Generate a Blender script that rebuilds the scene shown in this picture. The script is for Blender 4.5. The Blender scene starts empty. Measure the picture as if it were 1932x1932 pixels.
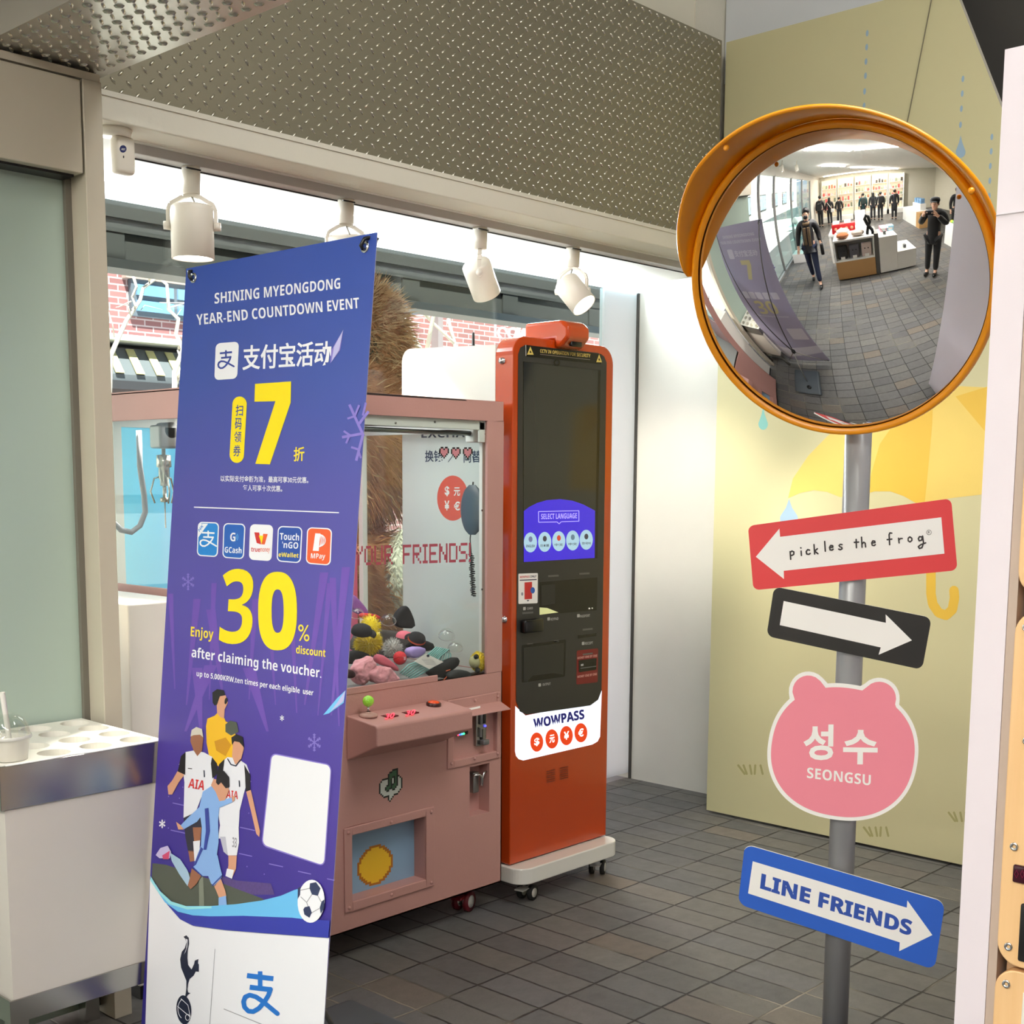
import bpy, bmesh, math, random
from mathutils import Vector, Matrix
random.seed(7)
SC = bpy.context.scene
COL = SC.collection
PI = math.pi
# ---------------------------------------------------------------- camera
F, CX, CY = 2412.83, 966.0, 1212.14
YAW, PITCH, ROLL = 0.821091, -0.127184, 0.006126
EYE = Vector((0, 0, 1.5))
_f = Vector((math.sin(YAW)*math.cos(PITCH), math.cos(YAW)*math.cos(PITCH), math.sin(PITCH)))
_r = Vector((math.cos(YAW), -math.sin(YAW), 0)); _u = _r.cross(_f)
RT = _r*math.cos(ROLL) + _u*math.sin(ROLL)
UP = -_r*math.sin(ROLL) + _u*math.cos(ROLL)
FW = _f
cam_d = bpy.data.cameras.new('camera'); cam = bpy.data.objects.new('camera', cam_d); COL.objects.link(cam)
cam.matrix_world = Matrix(((RT.x, UP.x, -FW.x, EYE.x), (RT.y, UP.y, -FW.y, EYE.y), (RT.z, UP.z, -FW.z, EYE.z), (0, 0, 0, 1)))
cam_d.sensor_width = 36; cam_d.lens = F/1932*36; cam_d.shift_y = (CY-966)/1932; cam_d.clip_start = 0.02
SC.camera = cam
# ---------------------------------------------------------------- world, sun, lights, exposure
SC.view_settings.view_transform = 'Standard'; SC.view_settings.look = 'None'
SC.view_settings.exposure = 0.4; SC.view_settings.gamma = 1.0; SC.view_settings.use_curve_mapping = False
W = bpy.data.worlds.new('sky'); SC.world = W; W.use_nodes = True
wn = W.node_tree.nodes; bg = wn['Background']
sky = wn.new('ShaderNodeTexSky'); sky.sky_type = 'HOSEK_WILKIE'; sky.turbidity = 3.0
SUN_DIR = Vector((0.30, 0.45, -0.84)).normalized()
sky.sun_direction = -SUN_DIR
W.node_tree.links.new(sky.outputs[0], bg.inputs[0]); bg.inputs[1].default_value = 2.8
def light(name, kind, loc, energy, color=(1, 1, 1), size=1, size_y=None, to=None, spread=None, radius=None, angle=None):
    d = bpy.data.lights.new(name, kind); d.energy = energy; d.color = color
    if kind == 'AREA':
        d.shape = 'RECTANGLE'; d.size = size; d.size_y = size_y or size
        if spread: d.spread = spread
    if kind == 'SPOT': d.spot_size = angle or 0.9; d.spot_blend = 0.5; d.shadow_soft_size = radius or 0.03
    o = bpy.data.objects.new(name, d); COL.objects.link(o); o.location = loc
    o.rotation_euler = (Vector(to)-Vector(loc)).to_track_quat('-Z', 'Y').to_euler() if to is not None else (0, 0, 0)
    return o
sd = bpy.data.lights.new('sun', 'SUN'); sd.energy = 15.0; sd.angle = 0.01; sd.color = (1.0, 0.95, 0.87)
so = bpy.data.objects.new('sun', sd); COL.objects.link(so); so.rotation_euler = SUN_DIR.to_track_quat('-Z', 'Y').to_euler()
light('hall_fill_light', 'AREA', (2.5, 0.7, 4.10), 145, (1, 0.98, 0.94), 1.6, 2.8, (3.7, 1.1, 0))  # unseen lamp, added and tilted to brighten hall and mural
TUBES = [((-0.42, 2.40), (-1.20, 1.42), 42), ((-1.19, 1.32), (-1.08, 0.10), 54), ((-1.05, 0.0), (-0.6, -1.2), 44), ((-3.07, 2.46), (-4.17, 1.65), 55), ((-4.9, 1.40), (-6.8, -0.48), 85), ((-6.9, -0.6), (-8.0, -1.7), 50), ((-7.9, 3.2), (-7.9, -1.6), 110)]
for (xa, ya), (xb, yb), pw in TUBES:
    o = light('ceiling_tube_light', 'AREA', ((xa+xb)/2, (ya+yb)/2, 2.955), pw, (1, 0.96, 0.90) if xa > -7.5 else (1, .86, .66), math.hypot(xb-xa, yb-ya), 0.09)
    o.rotation_euler = (0, 0, math.atan2(yb-ya, xb-xa))
    o = light('ceiling_tube_uplight', 'AREA', ((xa+xb)/2, (ya+yb)/2, 2.94), pw*.6, (1, 0.97, 0.92), math.hypot(xb-xa, yb-ya), 0.09)
    o.rotation_euler = (PI, 0, math.atan2(yb-ya, xb-xa))
light('recess_fill_strip', 'AREA', (3.42, 3.842, 2.414), 26, (0.90, 0.97, 1.0), 3.2, 0.04, (3.42, 3.0, 2.40))  # unseen strip lamp, added to brighten the window recess
SC.cycles.use_denoising = True
SC.cycles.max_bounces = 10; SC.cycles.transparent_max_bounces = 16; SC.cycles.glossy_bounces = 5
SC.cycles.caustics_reflective = False; SC.cycles.caustics_refractive = False
SC.cycles.sample_clamp_indirect = 6.0
# ---------------------------------------------------------------- measuring helpers (surveyed picture points onto true planes)
def ray(x, y): return RT*((x-CX)/F) + UP*(-(y-CY)/F) + FW
def onP(x, y, p, n):
    d = ray(x, y); p = Vector(p); n = Vector(n)
    return EYE + d*((p-EYE).dot(n)/d.dot(n))
def onX(x, y, X): return onP(x, y, (X, 0, 0), (1, 0, 0))
def onY(x, y, Y): return onP(x, y, (0, Y, 0), (0, 1, 0))
def onZ(x, y, Z): return onP(x, y, (0, 0, Z), (0, 0, 1))
# ---------------------------------------------------------------- materials
def lin(c):
    def f(v):
        v /= 255.0
        return v/12.92 if v <= 0.04045 else ((v+0.055)/1.055)**2.4
    return (f(c[0]), f(c[1]), f(c[2]), 1)
MATS = {}
def new_mat(name):
    m = bpy.data.materials.new(name); m.use_nodes = True
    return m, m.node_tree.nodes, m.node_tree.links, m.node_tree.nodes['Principled BSDF']
def mat(name, c, rough=0.5, metal=0.0, spec=0.5, emit=0.0, var=0.04, scale=6.0, bump=0.0, bscale=60.0, trans=0.0, alpha=1.0, coat=0.0, sheen=0.0, sub=0.0):
    if name in MATS: return MATS[name]
    m, n, l, b = new_mat(name)
    col = lin(c)
    tc = n.new('ShaderNodeTexCoord')
    if var > 0:
        no = n.new('ShaderNodeTexNoise'); no.inputs['Scale'].default_value = scale; no.inputs['Detail'].default_value = 4
        l.new(tc.outputs['Object'], no.inputs['Vector'])
        mr = n.new('ShaderNodeMapRange'); mr.inputs['To Min'].default_value = 1-var; mr.inputs['To Max'].default_value = 1+var
        l.new(no.outputs['Fac'], mr.inputs['Value'])
        mx = n.new('ShaderNodeVectorMath'); mx.operation = 'SCALE'; mx.inputs[0].default_value = col[:3]
        l.new(mr.outputs[0], mx.inputs['Scale']); l.new(mx.outputs[0], b.inputs['Base Color'])
    else: b.inputs['Base Color'].default_value = col
    b.inputs['Roughness'].default_value = rough; b.inputs['Metallic'].default_value = metal
    b.inputs['Specular IOR Level'].default_value = spec
    b.inputs['Coat Weight'].default_value = coat; b.inputs['Coat Roughness'].default_value = 0.08
    b.inputs['Sheen Weight'].default_value = sheen
    if emit > 0:
        b.inputs['Emission Color'].default_value = col; b.inputs['Emission Strength'].default_value = emit
    b.inputs['Transmission Weight'].default_value = trans; b.inputs['Alpha'].default_value = alpha
    if bump > 0:
        nb = n.new('ShaderNodeTexNoise'); nb.inputs['Scale'].default_value = bscale; nb.inputs['Detail'].default_value = 5
        l.new(tc.outputs['Object'], nb.inputs['Vector'])
        bp = n.new('ShaderNodeBump'); bp.inputs['Strength'].default_value = bump; bp.inputs['Distance'].default_value = 0.01
        l.new(nb.outputs['Fac'], bp.inputs['Height']); l.new(bp.outputs[0], b.inputs['Normal'])
    MATS[name] = m
    return m
def glass(name, tint=(255, 255, 255), refl=0.06, rough=0.0):
    if name in MATS: return MATS[name]
    m, n, l, b = new_mat(name); n.remove(b)
    out = n['Material Output']
    t = n.new('ShaderNodeBsdfTransparent'); t.inputs[0].default_value = lin(tint)
    g = n.new('ShaderNodeBsdfGlossy'); g.inputs['Roughness'].default_value = rough; g.inputs['Color'].default_value = (1, 1, 1, 1)
    lw = n.new('ShaderNodeLayerWeight'); lw.inputs[0].default_value = 0.25
    mr = n.new('ShaderNodeMapRange'); mr.inputs['To Min'].default_value = refl; mr.inputs['To Max'].default_value = 0.75
    l.new(lw.outputs['Facing'], mr.inputs[0])
    pw = n.new('ShaderNodeMath'); pw.operation = 'POWER'; pw.inputs[1].default_value = 2.2
    l.new(mr.outputs[0], pw.inputs[0])
    ad = n.new('ShaderNodeMath'); ad.operation = 'ADD'; ad.inputs[1].default_value = refl*0.6
    l.new(pw.outputs[0], ad.inputs[0])
    mx = n.new('ShaderNodeMixShader'); l.new(ad.outputs[0], mx.inputs[0]); l.new(t.outputs[0], mx.inputs[1]); l.new(g.outputs[0], mx.inputs[2])
    l.new(mx.outputs[0], out.inputs[0])
    MATS[name] = m
    return m
def translucent(name, c, t=0.6, ramp=None):
    if name in MATS: return MATS[name]
    m, n, l, b = new_mat(name); out = n['Material Output']
    b.inputs['Base Color'].default_value = lin(c); b.inputs['Roughness'].default_value = 0.35
    tr = n.new('ShaderNodeBsdfTranslucent'); tr.inputs[0].default_value = lin(c)
    mx = n.new('ShaderNodeMixShader'); mx.inputs[0].default_value = t
    l.new(b.outputs[0], mx.inputs[1]); l.new(tr.outputs[0], mx.inputs[2]); l.new(mx.outputs[0], out.inputs[0])
    MATS[name] = m
    return m
# ---------------------------------------------------------------- mesh builder
class MB:
    def __init__(s): s.v = []; s.f = []; s.m = []; s.mats = []; s.sm = []
    def mi(s, m):
        if m not in s.mats: s.mats.append(m)
        return s.mats.index(m)
    def add(s, vs, fs, m, smooth=False):
        o = len(s.v); k = s.mi(m); s.v += [Vector(v) for v in vs]
        for f in fs: s.f.append([i+o for i in f]); s.m.append(k); s.sm.append(smooth)
        return s
    def box(s, x0, x1, y0, y1, z0, z1, m, bev=0.0):
        if bev > 0: return s.rbox(x0, x1, y0, y1, z0, z1, m, bev)
        vs = [(x, y, z) for z in (z0, z1) for y in (y0, y1) for x in (x0, x1)]
        return s.add(vs, [(0, 2, 3, 1), (4, 5, 7, 6), (0, 1, 5, 4), (2, 6, 7, 3), (0, 4, 6, 2), (1, 3, 7, 5)], m)
    def rbox(s, x0, x1, y0, y1, z0, z1, m, b):
        bm = bmesh.new()
        bmesh.ops.create_cube(bm, size=1)
        for v in bm.verts: v.co = Vector((x0+(v.co.x+.5)*(x1-x0), y0+(v.co.y+.5)*(y1-y0), z0+(v.co.z+.5)*(z1-z0)))
        bmesh.ops.bevel(bm, geom=bm.edges[:], offset=b, segments=3, affect='EDGES', profile=0.5)
        bm.verts.index_update()
        s.add([v.co.copy() for v in bm.verts], [[v.index for v in f.verts] for f in bm.faces], m, True); bm.free()
        return s
    def tube(s, pts, r, m, n=10, cap=True, closed=False):
        pts = [Vector(p) for p in pts]; N = len(pts)
        rs = r if isinstance(r, (list, tuple)) else [r]*N
        vs = []; fs = []; up = None
        for i, p in enumerate(pts):
            a = pts[i-1] if (i > 0 or closed) else p; b = pts[(i+1) % N] if (i < N-1 or closed) else p
            t = (b-a).normalized()
            if up is None:
                up = Vector((0, 0, 1)) if abs(t.z) < 0.9 else Vector((1, 0, 0))
            e = t.cross(up).normalized(); up = e.cross(t).normalized()
            for k in range(n):
                an = 2*PI*k/n; vs.append(p + e*math.cos(an)*rs[i] + up*math.sin(an)*rs[i])
        for i in range(N if closed else N-1):
            j = (i+1) % N
            for k in range(n):
                k2 = (k+1) % n; fs.append((i*n+k, i*n+k2, j*n+k2, j*n+k))
        if cap and not closed:
            fs.append(list(range(n-1, -1, -1))); fs.append([(N-1)*n+k for k in range(n)])
        return s.add(vs, fs, m, True)
    def cyl(s, p0, p1, r0, m, r1=None, n=20, cap=True): return s.tube([p0, p1], [r0, r0 if r1 is None else r1], m, n, cap)
    def lathe(s, prof, o, axis, m, n=24, a0=0, a1=2*PI):
        o = Vector(o); ax = Vector(axis).normalized()
        e = ax.cross(Vector((0, 0, 1)) if abs(ax.z) < 0.9 else Vector((1, 0, 0))).normalized(); g = ax.cross(e)
        vs = []; fs = []; full = abs(a1-a0-2*PI) < 1e-6; N = n if full else n+1
        for (r, h) in prof:
            for k in range(N):
                a = a0+(a1-a0)*k/n; vs.append(o + ax*h + (e*math.cos(a)+g*math.sin(a))*r)
        for i in range(len(prof)-1):
            for k in range(n):
                k2 = (k+1) % N; fs.append((i*N+k, i*N+k2, (i+1)*N+k2, (i+1)*N+k))
        return s.add(vs, fs, m, True)
    def ell(s, c, r, m, n=16, k=10, rot=None, lump=0.0, seed=0):
        vs = []; fs = []; c = Vector(c); rn = random.Random(seed)
        r = (r, r, r) if not isinstance(r, (tuple, list)) else r
        for i in range(k+1):
            th = PI*i/k
            for j in range(n):
                ph = 2*PI*j/n; q = 1+lump*(rn.random()-.5) if 0 < i < k else 1
                v = Vector((r[0]*math.sin(th)*math.cos(ph)*q, r[1]*math.sin(th)*math.sin(ph)*q, r[2]*math.cos(th)))
                if rot: v = rot @ v
                vs.append(c+v)
        for i in range(k):
            for j in range(n):
                j2 = (j+1) % n; fs.append((i*n+j, (i+1)*n+j, (i+1)*n+j2, i*n+j2))
        return s.add(vs, fs, m, True)
    def prism(s, poly, d, m, mside=None):
        """solid between polygon (3-D points) and the same polygon moved by d"""
        p = [Vector(q) for q in poly]; d = Vector(d); N = len(p)
        s.add(p, [list(range(N))], m); s.add([q+d for q in p], [list(range(N-1, -1, -1))], mside or m)
        vs = p+[q+d for q in p]
        return s.add(vs, [(i, (i+1) % N, N+(i+1) % N, N+i) for i in range(N)], mside or m)
    def build(s, name, parent=None, bevel=0.0, seg=2, sub=0, local=False, fix=True):
        me = bpy.data.meshes.new(name)
        off = Vector((0, 0, 0))
        if parent is not None and not local:
            q = parent
            while q: off += q.location; q = q.parent
        me.from_pydata([tuple(v-off) for v in s.v], [], s.f); 
        for m in s.mats: me.materials.append(m)
        me.polygons.foreach_set('material_index', s.m); me.polygons.foreach_set('use_smooth', s.sm)
        me.update()
        if fix:
            bm = bmesh.new(); bm.from_mesh(me); bmesh.ops.remove_doubles(bm, verts=bm.verts[:], dist=1e-6)
            bmesh.ops.recalc_face_normals(bm, faces=bm.faces[:]); bm.to_mesh(me); bm.free()
        o = bpy.data.objects.new(name, me); COL.objects.link(o)
        if parent is not None: o.parent = parent
        if bevel > 0:
            b = o.modifiers.new('bevel', 'BEVEL'); b.width = bevel; b.segments = seg; b.limit_method = 'ANGLE'
        if sub > 0:
            b = o.modifiers.new('sub', 'SUBSURF'); b.levels = sub; b.render_levels = sub
        return o
def thing(name, label, cat, loc=(0, 0, 0), group=None, rz=0.0):
    o = bpy.data.objects.new(name, None); COL.objects.link(o); o.empty_display_size = 0.1
    o.location = loc; o.rotation_euler = (0, 0, rz); return tag(o, label, cat, group)
def tag(o, label, cat, group=None):
    o['label'] = label; o['category'] = cat
    if group: o['group'] = group
    return o
def struct(o): o['kind'] = 'structure'; return o
def dup(root, loc, label, group=None, rz=0.0):
    r = root.copy(); COL.objects.link(r); r.location = loc; r.rotation_euler = (0, 0, rz); r['label'] = label
    if group: r['group'] = group
    for ch in list(root.children):
        c = ch.copy(); COL.objects.link(c); c.parent = r
        for g in list(ch.children):
            d = g.copy(); COL.objects.link(d); d.parent = c
    return r
# ---------------------------------------------------------------- lettering and flat prints
_T = {}
def bold(t):
    o = ''
    for c in t:
        if 'A' <= c <= 'Z': o += chr(0x1D5D4+ord(c)-65)
        elif 'a' <= c <= 'z': o += chr(0x1D5EE+ord(c)-97)
        elif '0' <= c <= '9': o += chr(0x1D7EC+ord(c)-48)
        else: o += c
    return o
def glyphs(body, off=0.0, spacing=1.0):
    k = (body, off, spacing)
    if k in _T: return _T[k]
    cu = bpy.data.curves.new('t', 'FONT'); cu.body = body; cu.offset = off; cu.resolution_u = 3; cu.fill_mode = 'FRONT'; cu.space_character = spacing
    ob = bpy.data.objects.new('t', cu); COL.objects.link(ob)
    dg = bpy.context.evaluated_depsgraph_get(); ev = ob.evaluated_get(dg); me = ev.to_mesh()
    vs = [(v.co.x, v.co.y) for v in me.vertices]; fs = [list(p.vertices) for p in me.polygons]
    ev.to_mesh_clear(); bpy.data.objects.remove(ob); bpy.data.curves.remove(cu)
    xs = [v[0] for v in vs] or [0, 1]; ys = [v[1] for v in vs] or [0, 1]
    _T[k] = (vs, fs, min(xs), max(xs), min(ys), max(ys))
    return _T[k]
class Deco:
    """prints flat shapes on a plane, each layer a hair above the last; coordinates go through fn(x, y) -> picture point"""
    def __init__(s, p, n, mb=None, ox=0, oy=0, sc=1.0, step=0.0005):
        s.p = Vector(p); s.n = Vector(n).normalized(); s.mb = mb or MB(); s.ox = ox; s.oy = oy; s.sc = sc; s.step = step
    def at(s, ox, oy, sc): s.ox, s.oy, s.sc = ox, oy, sc; return s
    def P(s, x, y, L=0): return onP(s.ox+x/s.sc, s.oy+y/s.sc, s.p, s.n) + s.n*(s.step*L)
    def poly(s, pts, m, L=1):
        s.mb.add([s.P(x, y, L) for x, y in pts], [list(range(len(pts)))], m); return s
    def ell(s, cx, cy, rx, ry, m, L=1, ang=0, n=28, a0=0, a1=2*PI):
        c, q = math.cos(ang), math.sin(ang)
        t = [a0+(a1-a0)*i/n for i in range(n + (0 if abs(a1-a0-2*PI) < 1e-6 else 1))]
        return s.poly([(cx+rx*math.cos(a)*c-ry*math.sin(a)*q, cy+rx*math.cos(a)*q+ry*math.sin(a)*c) for a in t], m, L)
    def ring(s, cx, cy, rx, ry, w, m, L=1, n=32):
        o = [(cx+rx*math.cos(2*PI*i/n), cy+ry*math.sin(2*PI*i/n)) for i in range(n)]
        q = [(cx+(rx-w)*math.cos(2*PI*i/n), cy+(ry-w)*math.sin(2*PI*i/n)) for i in range(n)]
        for i in range(n): s.poly([o[i], o[(i+1) % n], q[(i+1) % n], q[i]], m, L)
        return s
    def rquad(s, TL, TR, BR, BL, m, L=1, r=0.15, rv=None):
        rv = r if rv is None else rv; out = []
        def bi(u, v): return tuple((TL[i]*(1-u)+TR[i]*u)*(1-v)+(BL[i]*(1-u)+BR[i]*u)*v for i in (0, 1))
        for cu, cv, a in ((r, rv, PI), (1-r, rv, 1.5*PI), (1-r, 1-rv, 0), (r, 1-rv, .5*PI)):
            for k in range(6):
                an = a+k*PI/10; out.append(bi(cu+r*math.cos(an), cv+rv*math.sin(an)))
        return s.poly(out, m, L)
    def line(s, pts, w, m, L=1, round_=True):
        for k, ((x0, y0), (x1, y1)) in enumerate(zip(pts, pts[1:])):
            d = math.hypot(x1-x0, y1-y0) or 1; nx, ny = -(y1-y0)/d*w/2, (x1-x0)/d*w/2
            s.poly([(x0+nx, y0+ny), (x1+nx, y1+ny), (x1-nx, y1-ny), (x0-nx, y0-ny)], m, L+k*.04)
        if round_:
            for k, (x, y) in enumerate(pts): s.ell(x, y, w/2, w/2, m, L+.02+k*.04, n=10)
        return s
    def text(s, body, BL, BR, TL, m, L=1, off=0.0, sp=1.0, bd=0.0):
        if bd:
            for k, e in enumerate((-bd, bd, 0)): s.text(body, (BL[0]+e+bd*.0, BL[1]), (BR[0]+e, BR[1]), (TL[0]+e, TL[1]), m, L+.05*k, off, sp)
            return s
        vs, fs, x0, x1, y0, y1 = glyphs(body, off, sp)
        def q(v):
            a = (v[0]-x0)/(x1-x0); b = (v[1]-y0)/((y1-y0) or 1)
            return s.P(BL[0]+(BR[0]-BL[0])*a+(TL[0]-BL[0])*b, BL[1]+(BR[1]-BL[1])*a+(TL[1]-BL[1])*b, L)
        if fs: s.mb.add([q(v) for v in vs], fs, m)
        return s
    def pix(s, rows, x, y, ux, uy, colors, L=1):
        """pixel art: rows of letters, ux / uy = picture steps of one column / one row"""
        for j, row in enumerate(rows):
            for i, ch in enumerate(row):
                if ch in colors:
                    q = [(x+ux[0]*a+uy[0]*b, y+ux[1]*a+uy[1]*b) for a, b in ((i, j), (i+1, j), (i+1, j+1), (i, j+1))]
                    s.poly(q, colors[ch], L)
        return s
def arc(cx, cy, rx, ry, a0, a1, n=10): return [(cx+rx*math.cos(a0+(a1-a0)*i/n), cy+ry*math.sin(a0+(a1-a0)*i/n)) for i in range(n+1)]
# ================================================================ THE SETTING
def paver_mat():
    m, n, l, b = new_mat('stone_pavers')
    geo = n.new('ShaderNodeNewGeometry'); sp = n.new('ShaderNodeSeparateXYZ'); l.new(geo.outputs['Position'], sp.inputs[0])
    def mth(op, a, c=None, d=None):
        q = n.new('ShaderNodeMath'); q.operation = op
        for i, v in enumerate((a, c, d)):
            if v is None: continue
            if isinstance(v, (int, float)): q.inputs[i].default_value = v
            else: l.new(v, q.inputs[i])
        return q.outputs[0]
    def noise(scale, det=4, rough=.55):
        q = n.new('ShaderNodeTexNoise'); q.inputs['Scale'].default_value = scale; q.inputs['Detail'].default_value = det; q.inputs['Roughness'].default_value = rough
        l.new(geo.outputs['Position'], q.inputs['Vector']); return q.outputs['Fac']
    wob = noise(9, 3)
    wx = mth('MULTIPLY_ADD', wob, 0.012, -0.006)
    u = mth('DIVIDE', mth('ADD', mth('SUBTRACT', sp.outputs[0], 2.364-12.47*2), wx), 0.1247)
    v = mth('DIVIDE', mth('ADD', mth('SUBTRACT', sp.outputs[1], 2.565-24.66), wx), 0.2466)
    fu, fv = mth('FRACT', u), mth('FRACT', v)
    eu = mth('MULTIPLY', mth('MINIMUM', fu, mth('SUBTRACT', 1.0, fu)), 0.1247)
    ev = mth('MULTIPLY', mth('MINIMUM', fv, mth('SUBTRACT', 1.0, fv)), 0.2466)
    e = mth('ADD', mth('MINIMUM', eu, ev), mth('MULTIPLY_ADD', noise(40, 3), 0.003, -0.0015))
    joint = n.new('ShaderNodeMapRange'); joint.interpolation_type = 'SMOOTHSTEP'
    joint.inputs['From Min'].default_value = 0.0018; joint.inputs['From Max'].default_value = 0.0050
    l.new(e, joint.inputs[0])
    cid = n.new('ShaderNodeCombineXYZ'); l.new(mth('FLOOR', u), cid.inputs[0]); l.new(mth('FLOOR', v), cid.inputs[1])
    wn_ = n.new('ShaderNodeTexWhiteNoise'); wn_.noise_dimensions = '3D'; l.new(cid.outputs[0], wn_.inputs['Vector'])
    ramp = n.new('ShaderNodeValToRGB'); cr = ramp.color_ramp
    cr.elements[0].position = 0; cr.elements[0].color = lin((84, 84, 84)); cr.elements[1].position = 1; cr.elements[1].color = lin((106, 105, 101))
    for p, c in ((.3, (92, 92, 91)), (.62, (101, 99, 94)), (.9, (97, 97, 98)), (.95, (110, 100, 88))):
        q = cr.elements.new(p); q.color = lin(c)
    l.new(wn_.outputs['Value'], ramp.inputs[0])
    st = n.new('ShaderNodeMapRange'); st.inputs['To Min'].default_value = 0.66; st.inputs['To Max'].default_value = 1.30; l.new(noise(22, 8, .7), st.inputs[0])
    sc = n.new('ShaderNodeVectorMath'); sc.operation = 'SCALE'; l.new(ramp.outputs[0], sc.inputs[0]); l.new(st.outputs[0], sc.inputs['Scale'])
    # grout: mostly dark dirt, pale sand left in some joints
    gr = n.new('ShaderNodeValToRGB'); gr.color_ramp.elements[0].color = lin((34, 33, 31)); gr.color_ramp.elements[1].color = lin((150, 144, 128))
    gr.color_ramp.elements[0].position = 0.56; gr.color_ramp.elements[1].position = 0.66
    l.new(noise(1.5, 2), gr.inputs[0])
    mx = n.new('ShaderNodeMix'); mx.data_type = 'RGBA'; l.new(joint.outputs[0], mx.inputs['Factor']); l.new(gr.outputs[0], mx.inputs['A']); l.new(sc.outputs[0], mx.inputs['B'])
    l.new(mx.outputs['Result'], b.inputs['Base Color'])
    rg = n.new('ShaderNodeMapRange'); rg.inputs['To Min'].default_value = 0.42; rg.inputs['To Max'].default_value = 0.72; l.new(noise(14, 5), rg.inputs[0]); l.new(rg.outputs[0], b.inputs['Roughness'])
    hgt = mth('ADD', mth('MULTIPLY', joint.outputs[0], 1.0), mth('ADD', mth('MULTIPLY', noise(30, 8, .7), 0.55), mth('MULTIPLY', wn_.outputs['Value'], 0.15)))
    bp = n.new('ShaderNodeBump'); bp.inputs['Strength'].default_value = 0.75; bp.inputs['Distance'].default_value = 0.006
    l.new(hgt, bp.inputs['Height']); l.new(bp.outputs[0], b.inputs['Normal'])
    return m
M_PAVE = paver_mat()
M_WHITE = mat('white_paint', (226, 224, 216), 0.6, bump=0.08, bscale=30)
M_CREAM = mat('cream_paint', (222, 218, 202), 0.6, bump=0.08, bscale=30)
M_CEIL = mat('ceiling_paint', (232, 231, 226), 0.8)
M_BEAM = mat('warm_grey_paint', (214, 210, 196), 0.55, bump=0.25, bscale=25)
M_ALU = mat('champagne_metal', (204, 196, 178), 0.42, 0.2)
M_STEEL = mat('brushed_steel', (168, 166, 160), 0.24, 1.0, var=0.10, scale=3)
M_DARK = mat('dark_grey_metal', (62, 60, 57), 0.5)
M_BLACK = mat('black_plastic', (18, 18, 19), 0.4)
M_PLATE = mat('checker_plate', (142, 136, 116), 0.45, 0.45, var=0.10, scale=1.6, bump=0.04, bscale=90)
def slab(name, x0, x1, y0, y1, z0, z1, m, bevel=0.0):
    return struct(MB().box(x0, x1, y0, y1, z0, z1, m).build(name, bevel=bevel))
slab('floor', -9, 6, -5, 3.9, -0.06, 0, M_PAVE)
# shop half (behind the camera and to the left): ceiling at 3 m
slab('ceiling', -9, 1.49, -5, 3.9, 3.0, 3.1, M_CEIL)
slab('ceiling_hall', 1.49, 5.4, -5, 4.0, 4.2, 4.3, M_CEIL)
slab('wall_bulkhead', 1.44, 1.49, -5, 3.2, 3.1, 4.2, M_WHITE)
slab('wall_far', -9.1, -9, -5, 3.9, -.06, 4.3, M_CREAM)
slab('wall_near', -9, 5.4, -5.1, -5, -.06, 4.3, M_CREAM)
slab('wall_right_upper', 5.3, 5.4, -5, 4.0, -.06, 4.3, M_WHITE)
slab('wall_back_upper', 1.49, 4.78, 3.302, 3.4, 2.60, 4.2, M_CREAM)
slab('wall_pillar', 4.645, 5.02, 3.296, 3.42, 2.60, 4.2, M_BEAM)
slab('wall_back_corner', 5.02, 5.3, 3.23, 3.4, 2.5, 4.2, M_WHITE)
slab('wall_dark', 5.05, 5.1, -2.5, 2.75, 1.6, 4.2, M_DARK)
slab('wall_white_upper', 4.86, 4.9, 2.30, 3.29, 3.2, 4.2, mat('cool_white_paint', (214, 218, 222), 0.6))
# --- recess by the window
slab('wall_recess', 5.05, 5.12, 3.0, 3.98, 0, 2.6, M_WHITE)
slab('ceiling_recess', 1.79, 5.05, 3.33, 3.90, 2.435, 2.60, M_WHITE)
slab('trim_1', 1.79, 5.05, 3.848, 3.89, 2.392, 2.436, mat('window_head_glow', (236, 250, 255), .5, emit=1.6, var=0))  # glow put into the head trim to whiten the recess ceiling
slab('trim_2', 1.79, 5.05, 3.20, 3.335, 2.437, 2.512, M_BEAM, 0.004)
slab('trim_3', 1.79, 5.05, 3.196, 3.203, 2.498, 2.512, M_BEAM)
def lugs(mb, o, u, v, n, nu, nv, a, b, m, h=0.0050, L=0.0125, wd=0.0046):
    """raised lozenges of a tread plate, two crossing directions in a chequer"""
    o, u, v, n = Vector(o), Vector(u), Vector(v), Vector(n)
    for j in range(nv):
        for i in range(nu):
            for k in (0, 1):
                c = o + u*(a*(i+0.5*k+.25)) + v*(b*(j+0.5*k+.25))
                e = (u+v).normalized() if k == 0 else (u-v).normalized()
                g = e.cross(n)
                ring = [(L, 0), (L*.72, wd*.72), (0, wd), (-L*.72, wd*.72), (-L, 0), (-L*.72, -wd*.72), (0, -wd), (L*.72, -wd*.72)]
                vs = [c+e*p+g*q for p, q in ring]+[c+e*p*.62+g*q*.45+n*h for p, q in ring]
                mb.add(vs, [(t, (t+1) % 8, 8+(t+1) % 8, 8+t) for t in range(8)]+[list(range(8, 16))], m, True)
M_LUG = mat('highlight_lug', (190, 186, 172), 0.26, 0.9, var=0)  # highlights put into the lug colour and gloss, brighter than the plate
M_SOF = mat('bright_checker_plate', (196, 194, 186), 0.30, 0.85, var=0.08, scale=1.6)  # lighter, shinier copy of the plate; daylight reflection put into its colour
pl = MB().box(1.80, 4.735, 3.222, 3.29, 2.512, 3.335, M_PLATE)
lugs(pl, (1.80, 3.222, 2.512), (1, 0, 0), (0, 0, 1), (0, -1, 0), 61, 17, .0480, .0482, M_LUG)
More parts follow.
